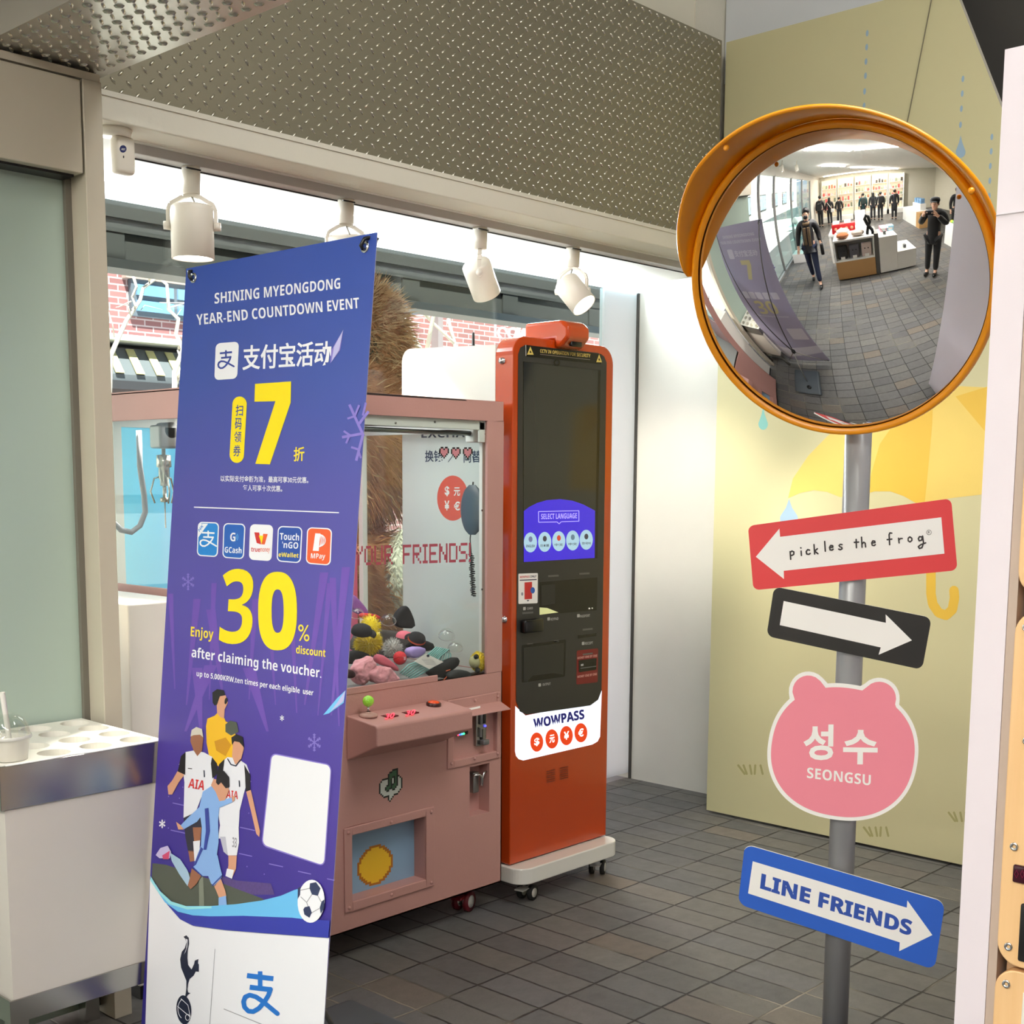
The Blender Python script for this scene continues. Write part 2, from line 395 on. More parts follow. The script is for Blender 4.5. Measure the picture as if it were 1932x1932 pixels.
struct(pl.build('wall_back', fix=False))
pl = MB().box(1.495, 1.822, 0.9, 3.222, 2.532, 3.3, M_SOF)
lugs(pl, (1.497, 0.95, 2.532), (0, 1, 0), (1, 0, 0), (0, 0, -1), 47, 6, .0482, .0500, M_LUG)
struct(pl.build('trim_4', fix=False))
# --- left door front: header, column, frosted green pane
slab('trim_5', 0.55, 1.733, 3.12, 3.24, 2.268, 2.497, M_ALU, 0.003)
slab('trim_6', 0.55, 1.790, 3.125, 3.24, 2.503, 2.522, M_ALU)
slab('trim_7', 1.739, 1.792, 3.12, 3.215, 0.0, 2.502, M_ALU, 0.002)
slab('wall_left', 0.55, 1.739, 3.21, 3.24, 0.02, 2.30, mat('frosted_green_film', (172, 190, 178), 0.28, spec=0.5, var=0.03, scale=1.2))
slab('trim_8', 1.722, 1.739, 3.196, 3.21, 0.02, 2.268, mat('grey_seal', (112, 108, 98), 0.5))
slab('trim_9', 0.55, 1.722, 3.15, 3.21, 2.262, 2.285, M_BLACK)
# --- window_1: the shop window behind the claw machine
w1 = thing('window_1', 'wide shop window behind the claw machine and kiosk', 'window', (3.3, 3.9, 0)); struct(w1)
MB().box(1.80, 4.795, 3.897, 3.903, 0.02, 2.40, glass('window_glass', (244, 250, 249), 0.035)).build('pane', w1)
MB().box(1.78, 4.82, 3.88, 3.93, -0.02, 0.025, M_DARK).build('window_sill', w1)
w2 = struct(MB().box(4.797, 5.045, 3.885, 3.915, 0.03, 2.392, translucent('frosted_pane', (246, 252, 254), 0.9)).build('window_2'))
slab('trim_10', 5.040, 5.050, 3.872, 3.884, 0.0, 2.392, M_DARK)
# storefront glazing to the left (met in the mirror)
w3 = thing('window_3', 'storefront glazing left of the green door', 'window', (-1.2, 3.74, 0)); struct(w3)
MB().box(-6.2, 0.55, 3.737, 3.743, 0.05, 2.75, MATS['window_glass']).build('pane', w3)
for x in (-6.2, -4.6, -3.1, -1.55, -0.6, 0.52):
    MB().box(x-.025, x+.025, 3.70, 3.78, 0, 2.78, mat('grey_mullion', (150, 150, 148), 0.4, .5)).build('mullion', w3)
MB().box(-6.2, 0.55, 3.70, 3.78, 0, 0.06, MATS['grey_mullion']).build('bottom_rail', w3)
MB().box(-6.2, 0.55, 3.70, 3.78, 2.74, 3.0, M_WHITE).build('header', w3)
slab('wall_front_left', -9, -6.2, 3.70, 3.9, 0, 3.0, M_WHITE)
slab('wall_front_return', 0.55, 0.60, 3.24, 3.78, 0, 3.0, M_WHITE)
slab('wall_front_header', 0.55, 1.79, 3.24, 3.9, 2.53, 3.0, M_WHITE)
# --- mural board on the right wall
YB = lambda z: 2.008+(z-2.828)*0.4355
mur = MB()
M_MUR = mat('mural_green_print', (201, 196, 154), 0.5, var=0.02, scale=1.5)
prof = [(3.217, 0.012), (1.50, 0.012), (1.50, 1.65), (YB(1.65), 1.65), (YB(3.333), 3.333), (3.217, 3.333)]
mur.prism([(4.76, y, z) for y, z in prof], (0.03, 0, 0), M_MUR, M_CREAM)
D = Deco((4.76, 0, 0), (-1, 0, 0), mur)
B1, B2 = mat('mural_blue', (150, 178, 200), .5), mat('mural_teal', (132, 192, 184), .5)
Y1, Y2 = mat('mural_yellow', (226, 198, 104), .5), mat('mural_deep_yellow', (222, 182, 66), .5)
GR = mat('mural_grass', (166, 160, 108), .5)
def drop(x, y0, y1, w, m, L=1):
    r = w/2; cy = y1-r*1.25
    D.poly([(x, y0), (x+r*.35, y0+(cy-y0)*.45), (x+r*.9, cy-r*.4)]+arc(x, cy, r, r*1.25, -.15, PI+.15, 14)+[(x-r*.9, cy-r*.4), (x-r*.35, y0+(cy-y0)*.45)], m, L)
D.at(1300, 0, 3.057)
for x, y in ((1028, 192), (1025, 272), (1021, 355), (1018, 437), (1013, 527), (1010, 610), (1580, 455), (1576, 540), (1571, 627), (1566, 720), (1747, 790), (1743, 873), (1738, 958), (1735, 1043), (1732, 1130)):
    D.ell(x, y, 8, 19, B1, 1, .1)
drop(1567, 780, 910, 56, B1)
D.at(0, 0, 1)
drop(1440, 768, 811, 18, B2); drop(1488.7, 941, 1000, 34, B1)
D.poly([(1487, 940), (1496, 903), (1525, 860), (1561, 823), (1600, 790), (1650, 756), (1720, 735), (1800, 728), (1862, 731), (1900, 745), (1900, 935), (1853, 933), (1800, 939), (1745, 948), (1728, 949), (1705, 936), (1680, 927), (1650, 927), (1636, 931), (1585, 938), (1560, 928), (1535, 925), (1510, 930)], Y1, 1)
D.poly([(1636, 931), (1645, 890), (1660, 838), (1690, 795), (1720, 735), (1761, 735), (1759, 800), (1750, 900), (1745, 948), (1728, 949), (1705, 936), (1680, 927), (1650, 927)], Y2, 2)
D.poly([(1803, 748), (1865, 729), (1868, 825)], Y2, 2)
D.line([(1756.5, 1060), (1756.5, 1120), (1760, 1140), (1771, 1156), (1785, 1161), (1797, 1150), (1801, 1128), (1800, 1114)], 18, Y2, 1)
for gx, gy in ((1415, 1452), (1652, 1569), (1812, 1541)):
    for k, (a, b, c) in enumerate(((-22, -10, 6), (-12, -6, 4), (0, 3, 8), (10, 9, 12), (20, 24, 10))):
        D.line([(gx+a, gy-8), (gx+b, gy+8)], 4, GR, 1)
struct(mur.build('wall_right', fix=False))
# ================================================================ OUTSIDE
slab('ground_street', -14, 26, 3.9, 40, -0.10, -0.02, mat('street_concrete', (176, 174, 168), 0.8, var=.12, scale=1.5))
M_BRICK, nb, lb, bb = new_mat('brick_wall')
tb = nb.new('ShaderNodeTexBrick'); tb.inputs['Color1'].default_value = lin((158, 108, 106)); tb.inputs['Color2'].default_value = lin((136, 92, 92)); tb.inputs['Mortar'].default_value = lin((190, 170, 168))
tb.inputs['Scale'].default_value = 1.0; tb.inputs['Brick Width'].default_value = 0.23; tb.inputs['Row Height'].default_value = 0.075; tb.inputs['Mortar Size'].default_value = 0.009
gb = nb.new('ShaderNodeNewGeometry'); mpb = nb.new('ShaderNodeMapping'); mpb.inputs['Rotation'].default_value = (PI/2, 0, 0)
lb.new(gb.outputs['Position'], mpb.inputs[0]); lb.new(mpb.outputs[0], tb.inputs['Vector']); lb.new(tb.outputs['Color'], bb.inputs['Base Color']); bb.inputs['Roughness'].default_value = .85
bl = thing('brick_building', 'red brick building with blue-glazed windows across the street', 'building', (10, 14, 0))
MB().prism([(2, 14, 0), (26, 14, 0), (26, 14, 3.97), (13.4, 14, 3.94), (12.3, 14, 3.55), (11.4, 14, 3.5), (11.4, 14, 9.0), (2, 14, 9.0)], (0, 3, 0), M_BRICK).build('wall', bl)
for wx0, wx1, wz0, wz1 in ((8.3, 10.6, 3.40, 3.83), (5.2, 7.3, 3.40, 3.83)):
    fr = MB().box(wx0-.08, wx1+.08, 13.9, 14.02, wz1, wz1+.10, mat('concrete_lintel', (170, 150, 140), .8)).box(wx0, wx1, 13.93, 14.02, wz0, wz1, mat('grey_blue_sash', (96, 104, 112), .5)).build('window', bl)
    g = MB(); nx = 4
    for i in range(nx):
        for j in range(2):
            a = wx0+.06+(wx1-wx0-.06)*i/nx; c = wz0+.06+(wz1-wz0-.06)*j/2
            g.box(a, a+(wx1-wx0-.06)/nx-.06, 13.9, 13.94, c, c+(wz1-wz0-.06)/2-.06, mat('blue_window_glass', (112, 150, 182), .1, spec=.8))
    g.build('pane', fr)
for x, z0, z1 in ((13.3, 2.6, 4.2), (15.6, 2.6, 4.7)):
    MB().box(x-.05, x+.05, 13.85, 14, z0, z1, mat('drain_grey', (140, 130, 132), .6)).build('downpipe', bl)
aw = thing('striped_awning', 'weathered dark awning with yellow diagonal stripes on the brick building', 'awning', (8.0, 12.9, 2.5))
a_ = MB(); M_AW = mat('awning_dark', (92, 98, 102), .7)
a_.prism([(6, 13.95, 2.97), (6, 13.95, 2.52), (6, 12.72, 2.52), (6, 12.72, 2.60), (6, 13.2, 2.93)], (3.4, 0, 0), M_AW)
MY = mat('awning_yellow', (206, 196, 140), .7)
for i in range(13):
    x = 6.1+i*.25
    a_.prism([(x, 12.70, 2.61), (x+.10, 12.70, 2.61), (x+.24, 13.16, 2.915), (x+.14, 13.16, 2.915)], (0, -.012, .006), MY)
a_.build('canopy', aw, fix=False)
MB().box(6, 9.4, 12.68, 13.9, 2.44, 2.53, mat('awning_valance', (52, 52, 56), .6)).build('valance', aw)
MB().box(6, 9.5, 12.9, 13.95, 2.985, 3.05, mat('concrete_ledge', (206, 210, 214), .7)).build('ledge', aw)
pbld = thing('backdrop_building', 'pale building added across the street for a bright view', 'building', (-6, 13.5, 0))  # added so the view through the storefront glass turns bright white
MB().box(-30, 1.6, 13, 16, -.02, 8, mat('pale_plaster', (226, 222, 214), .8)).build('wall', pbld)
for k in range(7):
    w_ = MB().box(-28+4*k, -26+4*k, 12.94, 13.02, 1.2, 3.0, M_DARK).build('window', pbld); MB().box(-27.9+4*k, -26.1+4*k, 12.92, 12.95, 1.3, 2.9, mat('shop_glass', (150, 168, 178), .15)).build('pane', w_)
# dark canopy box outside, over the window
cn = thing('window_canopy', 'dark panelled canopy box outside above the shop window', 'canopy', (4.4, 5.0, 2.4))
M_CAN = mat('canopy_grey', (50, 52, 49), .7)
c_ = MB().box(1.0, 7.5, 5.02, 5.10, 2.40, 3.1, M_CAN)
c_.build('panel', cn)
r_ = MB().box(1.0, 7.5, 5.004, 5.02, 2.52, 2.545, M_CAN).box(1.0, 7.5, 5.008, 5.02, 2.58, 3.1, M_CAN)
for x in (2.9, 3.72, 4.6, 5.35, 6.1): r_.box(x-.06, x+.06, 5.008, 5.02, 2.40, 2.52, M_CAN)
r_.build('rib', cn)
MB().box(1.0, 7.5, 4.94, 5.1, 2.362, 2.40, mat('canopy_rail', (128, 132, 132), .5, .2)).build('rail', cn)
# bare white-lit tree
def branch(mb, p, d, L, r, depth, rn, m):
    pts = [p]; q = p.copy(); dd = d.copy()
    for _ in range(4):
        dd = (dd+Vector((rn.uniform(-.22, .22), rn.uniform(-.2, .2), rn.uniform(-.12, .2)))).normalized(); q = q+dd*L/4; pts.append(q.copy())
    mb.tube(pts, [r*(1-.14*i) for i in range(5)], m, 7)
    if depth:
        for k in range(rn.choice((2, 3))):
            i = rn.choice((2, 3, 4)); nd = (dd+Vector((rn.uniform(-.9, .9), rn.uniform(-.6, .6), rn.uniform(-.3, .7)))).normalized()
            branch(mb, pts[i], nd, L*rn.uniform(.55, .75), r*.55, depth-1, rn, m)
M_TREE = mat('pale_bark', (214, 206, 192), .8, bump=.4)
def tree(px, py, Y, zb, specs, label, seed):
    rn = random.Random(seed); b = onY(px, py, Y); t = thing('bare_tree', label, 'tree', (b.x, Y, -.02), 'bare trees outside the window')
    k = MB(); k.tube([(b.x, Y, -.02), (b.x+.03, Y, zb*.5), (b.x, Y, zb)], [.10, .08, .06], M_TREE, 8); k.build('trunk', t)
    for (d, L, r) in specs:
        mb = MB(); branch(mb, Vector((b.x, Y, zb)), Vector(d).normalized(), L, r, 3, rn, M_TREE); mb.build('branch', t)
def px_tree(label, Y, lines, foot):
    t = thing('bare_tree', label, 'tree', (onY(*foot, Y).x, Y, -.02), 'bare trees outside the window')
    for k, (pts, w0, w1) in enumerate(lines):
        P = [onY(160+x/4.83, 360+y/4.83, Y)+Vector((0, .05*math.sin(3*i+k), 0)) for i, (x, y) in enumerate(pts)]
        if k == 0: P[0] = Vector((P[1].x, Y, -.03))
        s_ = (P[-1]-EYE).dot(FW)/F/4.83/2
        MB().tube(P, [(w0+(w1-w0)*i/(len(P)-1))*s_ for i in range(len(P))], M_TREE, 8).build('trunk' if k == 0 else 'branch', t)
px_tree('bare white-barked tree leaning right, its trunk forking at the top left of the window', 8.6, [
    ([(150, 3900), (170, 2600), (215, 1800), (250, 1500), (290, 1340), (400, 1180), (480, 1000), (560, 880), (640, 790), (740, 690)], 60, 22),
    ([(620, 830), (560, 780), (455, 720), (380, 640)], 24, 12), ([(455, 722), (440, 880), (465, 960), (430, 1060)], 30, 22), ([(425, 1150), (390, 1060), (405, 920)], 14, 6),
    ([(400, 1010), (330, 1055), (265, 1065)], 14, 6), ([(215, 690), (260, 745)], 16, 8), ([(500, 1090), (560, 1040), (690, 1085)], 8, 3), ([(290, 1330), (235, 1220), (230, 1100)], 14, 8)], (190, 1160))
px_tree('bare white tree with a bent stem right beside the blue banner edge', 9.4, [
    ([(800, 3900), (805, 2400), (810, 1770), (830, 1650), (880, 1440), (850, 1300), (830, 1170), (790, 1080), (720, 860), (690, 780), (640, 700)], 60, 22),
    ([(880, 1440), (910, 1250), (950, 1000), (1010, 800)], 26, 12), ([(850, 1780), (870, 1600), (880, 1450)], 30, 24), ([(835, 1150), (870, 1080)], 8, 4), ([(660, 1022), (800, 1018), (960, 1022)], 8, 8)], (326, 1160))
tree(890, 660, 10.5, 2.2, [((.6, 0, .5), 2.0, .05), ((-.7, 0, .5), 2.0, .05), ((.1, .2, .8), 1.2, .04)], 'low bare twiggy tree outside behind the kiosk', 5)
# store sign
sg = thing('store_sign', 'white letter sign reading Store with a line emblem outside the window', 'sign', (onY(980, 630, 9).x, 9, 2.4))
M_SGN = mat('sign_white', (250, 250, 250), .5, var=0)
s_ = MB(); D = Deco((0, 8.95, 0), (0, -1, 0), s_, 920, 590, 7.728)
D.line([(112, 95), (112, 355)], 34, M_SGN, 1, False); D.line([(455, 140), (455, 345)], 30, M_SGN, 1, False)
D.line([(205, 110), (285, 190), (370, 125)], 30, M_SGN, 2)
D.line(arc(215, 290, 62, 72, -.2, -PI*1.35, 10), 32, M_SGN, 1); D.line(arc(365, 300, 62, 72, -.2, -PI*1.35, 10), 32, M_SGN, 1)
D.text('Store', (505, 330), (775, 362), (520, 205), M_SGN, 1, .03)
s_.build('lettering', sg, fix=False)
MB().box(sg.location.x-1.1, sg.location.x+1.1, 8.97, 9.0, 2.30, 2.34, M_DARK).build('rail', sg)
MB().cyl((sg.location.x+.9, 9.02, 0), (sg.location.x+.9, 9.02, 2.6), .03, M_DARK).build('post', sg)
# ================================================================ CUP STAND, CUP
ct = thing('cup_disposal_stand', 'stainless steel stand with white panel and a white top of round cup holes', 'stand', (1.502, 2.987, 0))
M_WTOP = mat('white_laminate', (232, 230, 220), 0.35)
X0, X1, Y0, Y1, ZT = 1.2886, 1.7125, 2.781, 3.196, 0.846
top = MB(); hx = [1.337, 1.446, 1.555, 1.6645]; hy = [2.838, 2.941, 3.044, 3.1415]
bx = [X0]+[(a+b)/2 for a, b in zip(hx, hx[1:])]+[X1]; by = [Y0]+[(a+b)/2 for a, b in zip(hy, hy[1:])]+[Y1]
for i in range(4):
    for j in range(4):
        cx_, cy_, r = hx[i], hy[j], .0386; N = 32; inn = []; out = []
        for k in range(N):
            a = 2*PI*k/N; c, q = math.cos(a), math.sin(a); inn.append((cx_+r*c, cy_+r*q))
            t = min(((bx[i+1] if c > 0 else bx[i])-cx_)/c if abs(c) > 1e-9 else 9, ((by[j+1] if q > 0 else by[j])-cy_)/q if abs(q) > 1e-9 else 9)
            out.append((cx_+c*t, cy_+q*t))
        for cxx in (0, 1):
            for cyy in (0, 1):
                p = (bx[i+cxx], by[j+cyy]); k = min(range(N), key=lambda t: (out[t][0]-p[0])**2+(out[t][1]-p[1])**2); out[k] = p
        vs = [(x, y, ZT) for x, y in out]+[(x, y, ZT) for x, y in inn]+[(x, y, ZT-.075) for x, y in inn]
        fs = [(k, (k+1) % N, N+(k+1) % N, N+k) for k in range(N)]+[(N+k, N+(k+1) % N, 2*N+(k+1) % N, 2*N+k) for k in range(N)]
        top.add(vs, fs+[list(range(2*N, 3*N))], M_WTOP)
top.prism([(X0, Y0, ZT), (X1, Y0, ZT), (X1, Y1, ZT), (X0, Y1, ZT)][:0] or [(X0, Y0, ZT-.08), (X1, Y0, ZT-.08), (X1, Y1, ZT-.08), (X0, Y1, ZT-.08)], (0, 0, -.004), M_WTOP)
top.build('cup_hole_top', ct)
for z0, z1 in ((0.744, ZT-.001), (0.235, 0.2918)):
    b_ = MB()
    for a in ((X0-.002, X1+.002, Y0-.006, Y0), (X0-.002, X1+.002, Y1, Y1+.006), (X0-.006, X0, Y0-.006, Y1+.006), (X1, X1+.006, Y0-.006, Y1+.006)):
        b_.box(*a, z0, z1, M_STEEL)
    b_.build('steel_band', ct, bevel=.001)
MB().box(X0+.004, X1-.004, Y0-.002, Y1, 0.27, 0.75, mat('panel_white', (206, 200, 192), 0.4)).build('panel', ct)
MB().tube([(1.296, 2.773, ZT+.002), (1.40, 2.7725, ZT+.001), (1.46, 2.774, ZT+.002), (1.51, 2.7725, ZT+.001), (1.60, 2.774, ZT+.001), (1.705, 2.773, ZT+.001)], .0022, mat('white_tape', (240, 240, 236), .5), 6).build('edge_tape', ct)
for lx, ly in ((X0+.02, Y0+.02), (X1-.02, Y0+.02), (X0+.02, Y1-.02), (X1-.02, Y1-.02)):
    MB().box(lx-.02, lx+.02, ly-.02, ly+.02, 0, 0.24, M_STEEL).build('leg', ct)
cp = thing('plastic_cup', 'clear plastic cup with dome lid and white straw on the cup stand', 'cup', (1.339, 2.840, ZT))
o = (1.339, 2.840, ZT)
M_CLR = glass('clear_plastic', (244, 246, 244), 0.10, 0.03)
MB().lathe([(.0, .001), (.0398, .001), (.0398, .003), (.045, .052), (.0455, .053)], o, (0, 0, 1), mat('milky_cup', (226, 222, 210), .3, alpha=.62, var=0)).build('cup_body', cp)
MB().lathe([(.050, .052), (.0505, .057), (.047, .060), (.0465, .066), (.043, .082), (.034, .097), (.020, .106), (.009, .109)], o, (0, 0, 1), M_CLR).build('dome_lid', cp)
MB().lathe([(.0495, .051), (.0512, .055), (.0495, .059)], o, (0, 0, 1), mat('lid_rim', (226, 226, 220), .25, alpha=.8, var=0)).build('rim', cp)
MB().tube([(1.345, 2.843, ZT+.008), (1.325, 2.834, ZT+.160)], .0062, mat('straw_white', (240, 238, 230), .4), 14, cap=False).build('straw', cp)
wc_ = thing('white_cabinet', 'plain white low cabinet squeezed between the door column and the claw machine', 'cabinet', (1.95, 3.42, 0))
MB().box(1.845, 2.055, 3.165, 3.72, 0.05, 1.150, M_WHITE).build('body', wc_, bevel=.004)
MB().box(1.86, 2.04, 3.19, 3.70, 0.0, 0.05, M_BLACK).build('plinth', wc_)
# ================================================================ X-BANNER
# sheet plane runs along Y and leans back towards +X; 0.6 m x 1.83 m
BX = lambda z: 1.7995-(1.997-z)*0.1000
bn = thing('advert_banner', 'tall blue and purple roll-out event banner on an X-shaped stand', 'banner', (1.75, 2.415, 0))
pB = Vector((BX(1.0), 2.415, 1.0)); nB = Vector((-1, 0, 0.1000)).normalized(); nB = Vector((-1.0, 0, 0.1)).normalized()
dirv = Vector((0.1, 0, 1)).normalized(); nB = Vector((-dirv.z, 0, dirv.x))
sh = MB()
m, n, l, b = new_mat('banner_print')
tc = n.new('ShaderNodeNewGeometry'); sp = n.new('ShaderNodeSeparateXYZ'); l.new(tc.outputs['Position'], sp.inputs[0])
mr = n.new('ShaderNodeMapRange'); mr.inputs['From Min'].default_value = 0.1; mr.inputs['From Max'].default_value = 2.02; l.new(sp.outputs[2], mr.inputs[0])
rp = n.new('ShaderNodeValToRGB'); cr = rp.color_ramp; cr.elements[0].color = lin((44, 34, 128)); cr.elements[1].color = lin((50, 80, 168)); 
for p, c in ((.18, (46, 36, 132)), (.36, (74, 56, 150)), (.55, (88, 76, 164)), (.72, (84, 84, 166)), (.86, (66, 86, 168))): q = cr.elements.new(p); q.color = lin(c)
nz = n.new('ShaderNodeTexNoise'); nz.inputs['Scale'].default_value = 2.2; l.new(tc.outputs['Position'], nz.inputs['Vector'])
ad = n.new('ShaderNodeMath'); ad.operation = 'MULTIPLY_ADD'; ad.inputs[1].default_value = .16; l.new(nz.outputs['Fac'], ad.inputs[0]); 
a2 = n.new('ShaderNodeMath'); a2.operation = 'SUBTRACT'; a2.inputs[1].default_value = .08; l.new(mr.outputs[0], a2.inputs[0]); l.new(a2.outputs[0], ad.inputs[2])
l.new(ad.outputs[0], rp.inputs[0]); l.new(rp.outputs[0], b.inputs['Base Color']); b.inputs['Roughness'].default_value = .42
trn = n.new('ShaderNodeBsdfTranslucent'); l.new(rp.outputs[0], trn.inputs[0]); mxs = n.new('ShaderNodeMixShader'); mxs.inputs[0].default_value = .12
l.new(b.outputs[0], mxs.inputs[1]); l.new(trn.outputs[0], mxs.inputs[2]); l.new(mxs.outputs[0], n['Material Output'].inputs[0])
M_BAN = m; M_BACK = mat('banner_back', (158, 154, 180), .6)
z0, z1 = 0.06, 2.003
fr_ = [Vector((BX(z), y, z)) for z, y in ((z1, 2.767), (z1, 2.0627), (z0, 2.0627), (z0, 2.767))]
sh.prism(fr_, -nB*.0012, M_BAN, M_BACK)
D = Deco(pB, nB, sh, step=.00035)
WH = mat('print_white', (238, 240, 246), .42, var=0); YE = mat('print_yellow', (244, 222, 12), .42, var=0); DB = mat('print_dark_blue', (44, 62, 146), .42, var=0)
LAV = mat('print_lavender', (132, 118, 200), .42, var=0); PUR = mat('print_purple_beam', (104, 74, 168), .42, var=0); LB = mat('print_light_blue', (110, 190, 236), .42, var=0)
ALB = mat('print_logo_blue', (30, 110, 196), .42, var=0); NAV = mat('print_navy', (20, 28, 52), .42, var=0); ICB = mat('print_icon_blue', (34, 128, 206), .42, var=0)
GCB = mat('print_icon_mid_blue', (36, 92, 176), .42, var=0); TNB = mat('print_icon_deep_blue', (38, 74, 158), .42, var=0); ORG = mat('print_orange', (226, 92, 44), .42, var=0)
RED = mat('print_red', (200, 44, 44), .42, var=0); GRY = mat('print_grey', (150, 150, 158), .42, var=0); PYE = mat('print_pale_yellow', (246, 222, 56), .42, var=0)
SK1 = mat('print_skin', (206, 152, 122), .5, var=0); SK2 = mat('print_brown_skin', (146, 96, 70), .5, var=0); HAI = mat('print_black', (26, 24, 28), .5, var=0)
KIT = mat('print_kit_white', (226, 228, 236), .5, var=0); KSH = mat('print_kit_shade', (184, 186, 200), .5, var=0); SKY = mat('print_kit_sky', (132, 172, 226), .5, var=0); SKD = mat('print_kit_sky_dark', (96, 136, 200), .5, var=0)
GKY = mat('print_keeper_yellow', (232, 182, 36), .5, var=0); GKS = mat('print_keeper_shade', (196, 140, 28), .5, var=0); PIT = mat('print_pitch', (74, 80, 70), .5, var=0); BLU = mat('print_band_blue', (44, 52, 156), .5, var=0); CYA = mat('print_swoosh', (104, 186, 236), .5, var=0); CY2 = mat('print_swoosh_light', (150, 222, 232), .5, var=0)
def flake(cx, cy, r, m, L=2, w=None, sy=1.25):
    w = w or r*.13
    for k in range(6):
        a = PI/6+k*PI/3; dx, dy = math.cos(a), math.sin(a)*sy
        D.line([(cx, cy), (cx+dx*r, cy+dy*r)], w, m, L+k*.1, False)
        for t in (.45, .72):
            for s_ in (-.7, .7):
                e = a+s_; D.line([(cx+dx*r*t, cy+dy*r*t), (cx+dx*r*t+math.cos(e)*r*.26, cy+dy*r*t+math.sin(e)*sy*r*.26)], w*.8, m, L+k*.1+.02, False)
def paylogo(x, y, w, h, m, L, th, kx=0.0):
    """the pay mark: two bars, an upright and a looped sweep; kx leans the bars with the sheet"""
    q = lambda a, c: (x+w*a, y+h*c+kx*w*a)
    D.line([q(.12, .12), q(.88, .12)], th, m, L, False); D.line([q(.5, 0), q(.5, .36)], th*.9, m, L+.1, False); D.line([q(.2, .35), q(.80, .35)], th, m, L+.2, False)
    D.line([q(a, c) for a, c in ((.80, .34), (.74, .47), (.62, .62), (.46, .76), (.30, .84), (.16, .84), (.05, .77), (.02, .66), (.07, .56), (.20, .51), (.38, .53), (.58, .61), (.80, .72), (1, .82))], th*.92, m, L+.3)
# light beams of the printed stage
D.at(0, 0, 1)
for xa, ya, xb, yb, w in ((330, 1300, 322, 1120, 5), (352, 1330, 372, 1130, 7), (395, 1320, 404, 1100, 5), (420, 1310, 398, 1150, 9), (470, 1320, 482, 1130, 6), (520, 1330, 508, 1150, 5), (560, 1345, 548, 1110, 6), (575, 1330, 612, 1080, 8), (600, 1350, 622, 1100, 5), (625, 1350, 653, 1070, 8), (640, 1370, 628, 1090, 6), (350, 1380, 398, 1255, 12), (505, 1380, 470, 1260, 12), (380, 1390, 372, 1260, 10)):
    D.poly([(xa-w*.2, ya), (xb-w, yb), (xb+w, yb), (xa+w*.2, ya)], PUR, .5+.02*len(sh.f) % .4)
D.at(300, 450, 4.2933)
D.text(bold('SHINING MYEONGDONG'), (452, 530), (1470, 406), (452, 442), WH, 2)
D.text(bold('YEAR-END COUNTDOWN EVENT'), (308, 703), (1625, 565), (303, 615), WH, 2)
D.rquad((462, 850), (650, 835), (635, 1135), (450, 1148), WH, 2, .2, .13)
paylogo(480, 912, 130, 168, DB, 3, 15, -.1)
D.text('支付宝活动', (678, 1068), (1392, 1026), (684, 866), WH, 2, .012, bd=2)
D.poly([(1495, 740), (1395, 910), (1390, 1012), (1470, 905)], LAV, 2)
D.poly([(1495, 740), (1420, 880), (1400, 1000), (1462, 905)], mat('print_pale_lavender', (186, 186, 230), .42, var=0), 3)
D.poly([(780, 1178), (1072, 1158), (1068, 1330), (900, 1830), (782, 1825), (945, 1318), (775, 1322)], YE, 2)
D.poly(arc(655, 1342, 58, 62, PI, 2*PI, 14)+arc(632, 1752, 58, 66, 0, PI, 14), YE, 2)
for t, bx_ in (('扫', (622, 1348, 682, 1437)), ('码', (616, 1455, 670, 1547)), ('领', (610, 1562, 668, 1652)), ('券', (603, 1672, 662, 1766))):
    D.text(t, (bx_[0], bx_[3]), (bx_[2], bx_[3]), (bx_[0]+4, bx_[1]), DB, 3, .012)
D.text('折', (1091, 1808), (1178, 1804), (1094, 1690), PYE, 2, .018)
for k in range(3):
    cx_, cy_ = 1655, 1575
for (xa, ya, xb, yb) in ((1660, 1600, 1545, 1345), (1655, 1580, 1485, 1610), (1655, 1590, 1600, 1800), (1625, 1500, 1700, 1400)):
    D.line([(xa, ya), (xb, yb)], 22, LAV, 1+.001*xa, False)
for (xa, ya, xb, yb) in ((1590, 1440, 1530, 1460), (1590, 1440, 1625, 1350), (1560, 1600, 1500, 1560), (1545, 1600, 1520, 1660), (1620, 1710, 1560, 1690), (1620, 1720, 1640, 1780), (1655, 1435, 1680, 1330)):
    D.line([(xa, ya), (xb, yb)], 17, LAV, 3.2+.0005*xa, False)
D.at(300, 880, 4.2933)
D.text('以实际支付金额为准，最高可享30元优惠。', (500, 124), (1212, 138), (500, 72), WH, 2, .012)
D.text('每人可享十次优惠。', (682, 198), (1000, 206), (682, 148), WH, 2, .012)
D.line([(285, 330), (1460, 375)], 9, WH, 2, False)
ic = [((318, 448), (490, 454), (478, 735), (308, 724), ICB), ((525, 458), (703, 465), (690, 752), (515, 740), GCB), ((740, 467), (928, 475), (913, 768), (730, 755), WH), ((965, 482), (1165, 490), (1150, 785), (955, 770), TNB), ((1202, 492), (1405, 502), (1392, 804), (1191, 788), ORG)]
for TL, TR, BR, BL, c in ic:
    D.rquad(TL, TR, BR, BL, WH, 2, .2, .14)
    e = 9; D.rquad((TL[0]+e, TL[1]+e), (TR[0]-e, TR[1]+e), (BR[0]-e, BR[1]-e), (BL[0]+e, BL[1]-e), c, 3, .18, .12)
D.poly([(330, 462), (402, 464), (318, 582), (322, 480)], WH, 4)
D.text(bold('HK'), (332, 532), (365, 488), (322, 510), ICB, 5, 0)
paylogo(335, 518, 135, 150, WH, 4, 13, .04)
D.text(bold('G'), (580, 606), (622, 608), (582, 536), WH, 4, 0)
for k in (0, 1): D.line(arc(622, 573, 10+13*k, 22+12*k, -.9, .9, 6), 4, LB, 4+k, False)
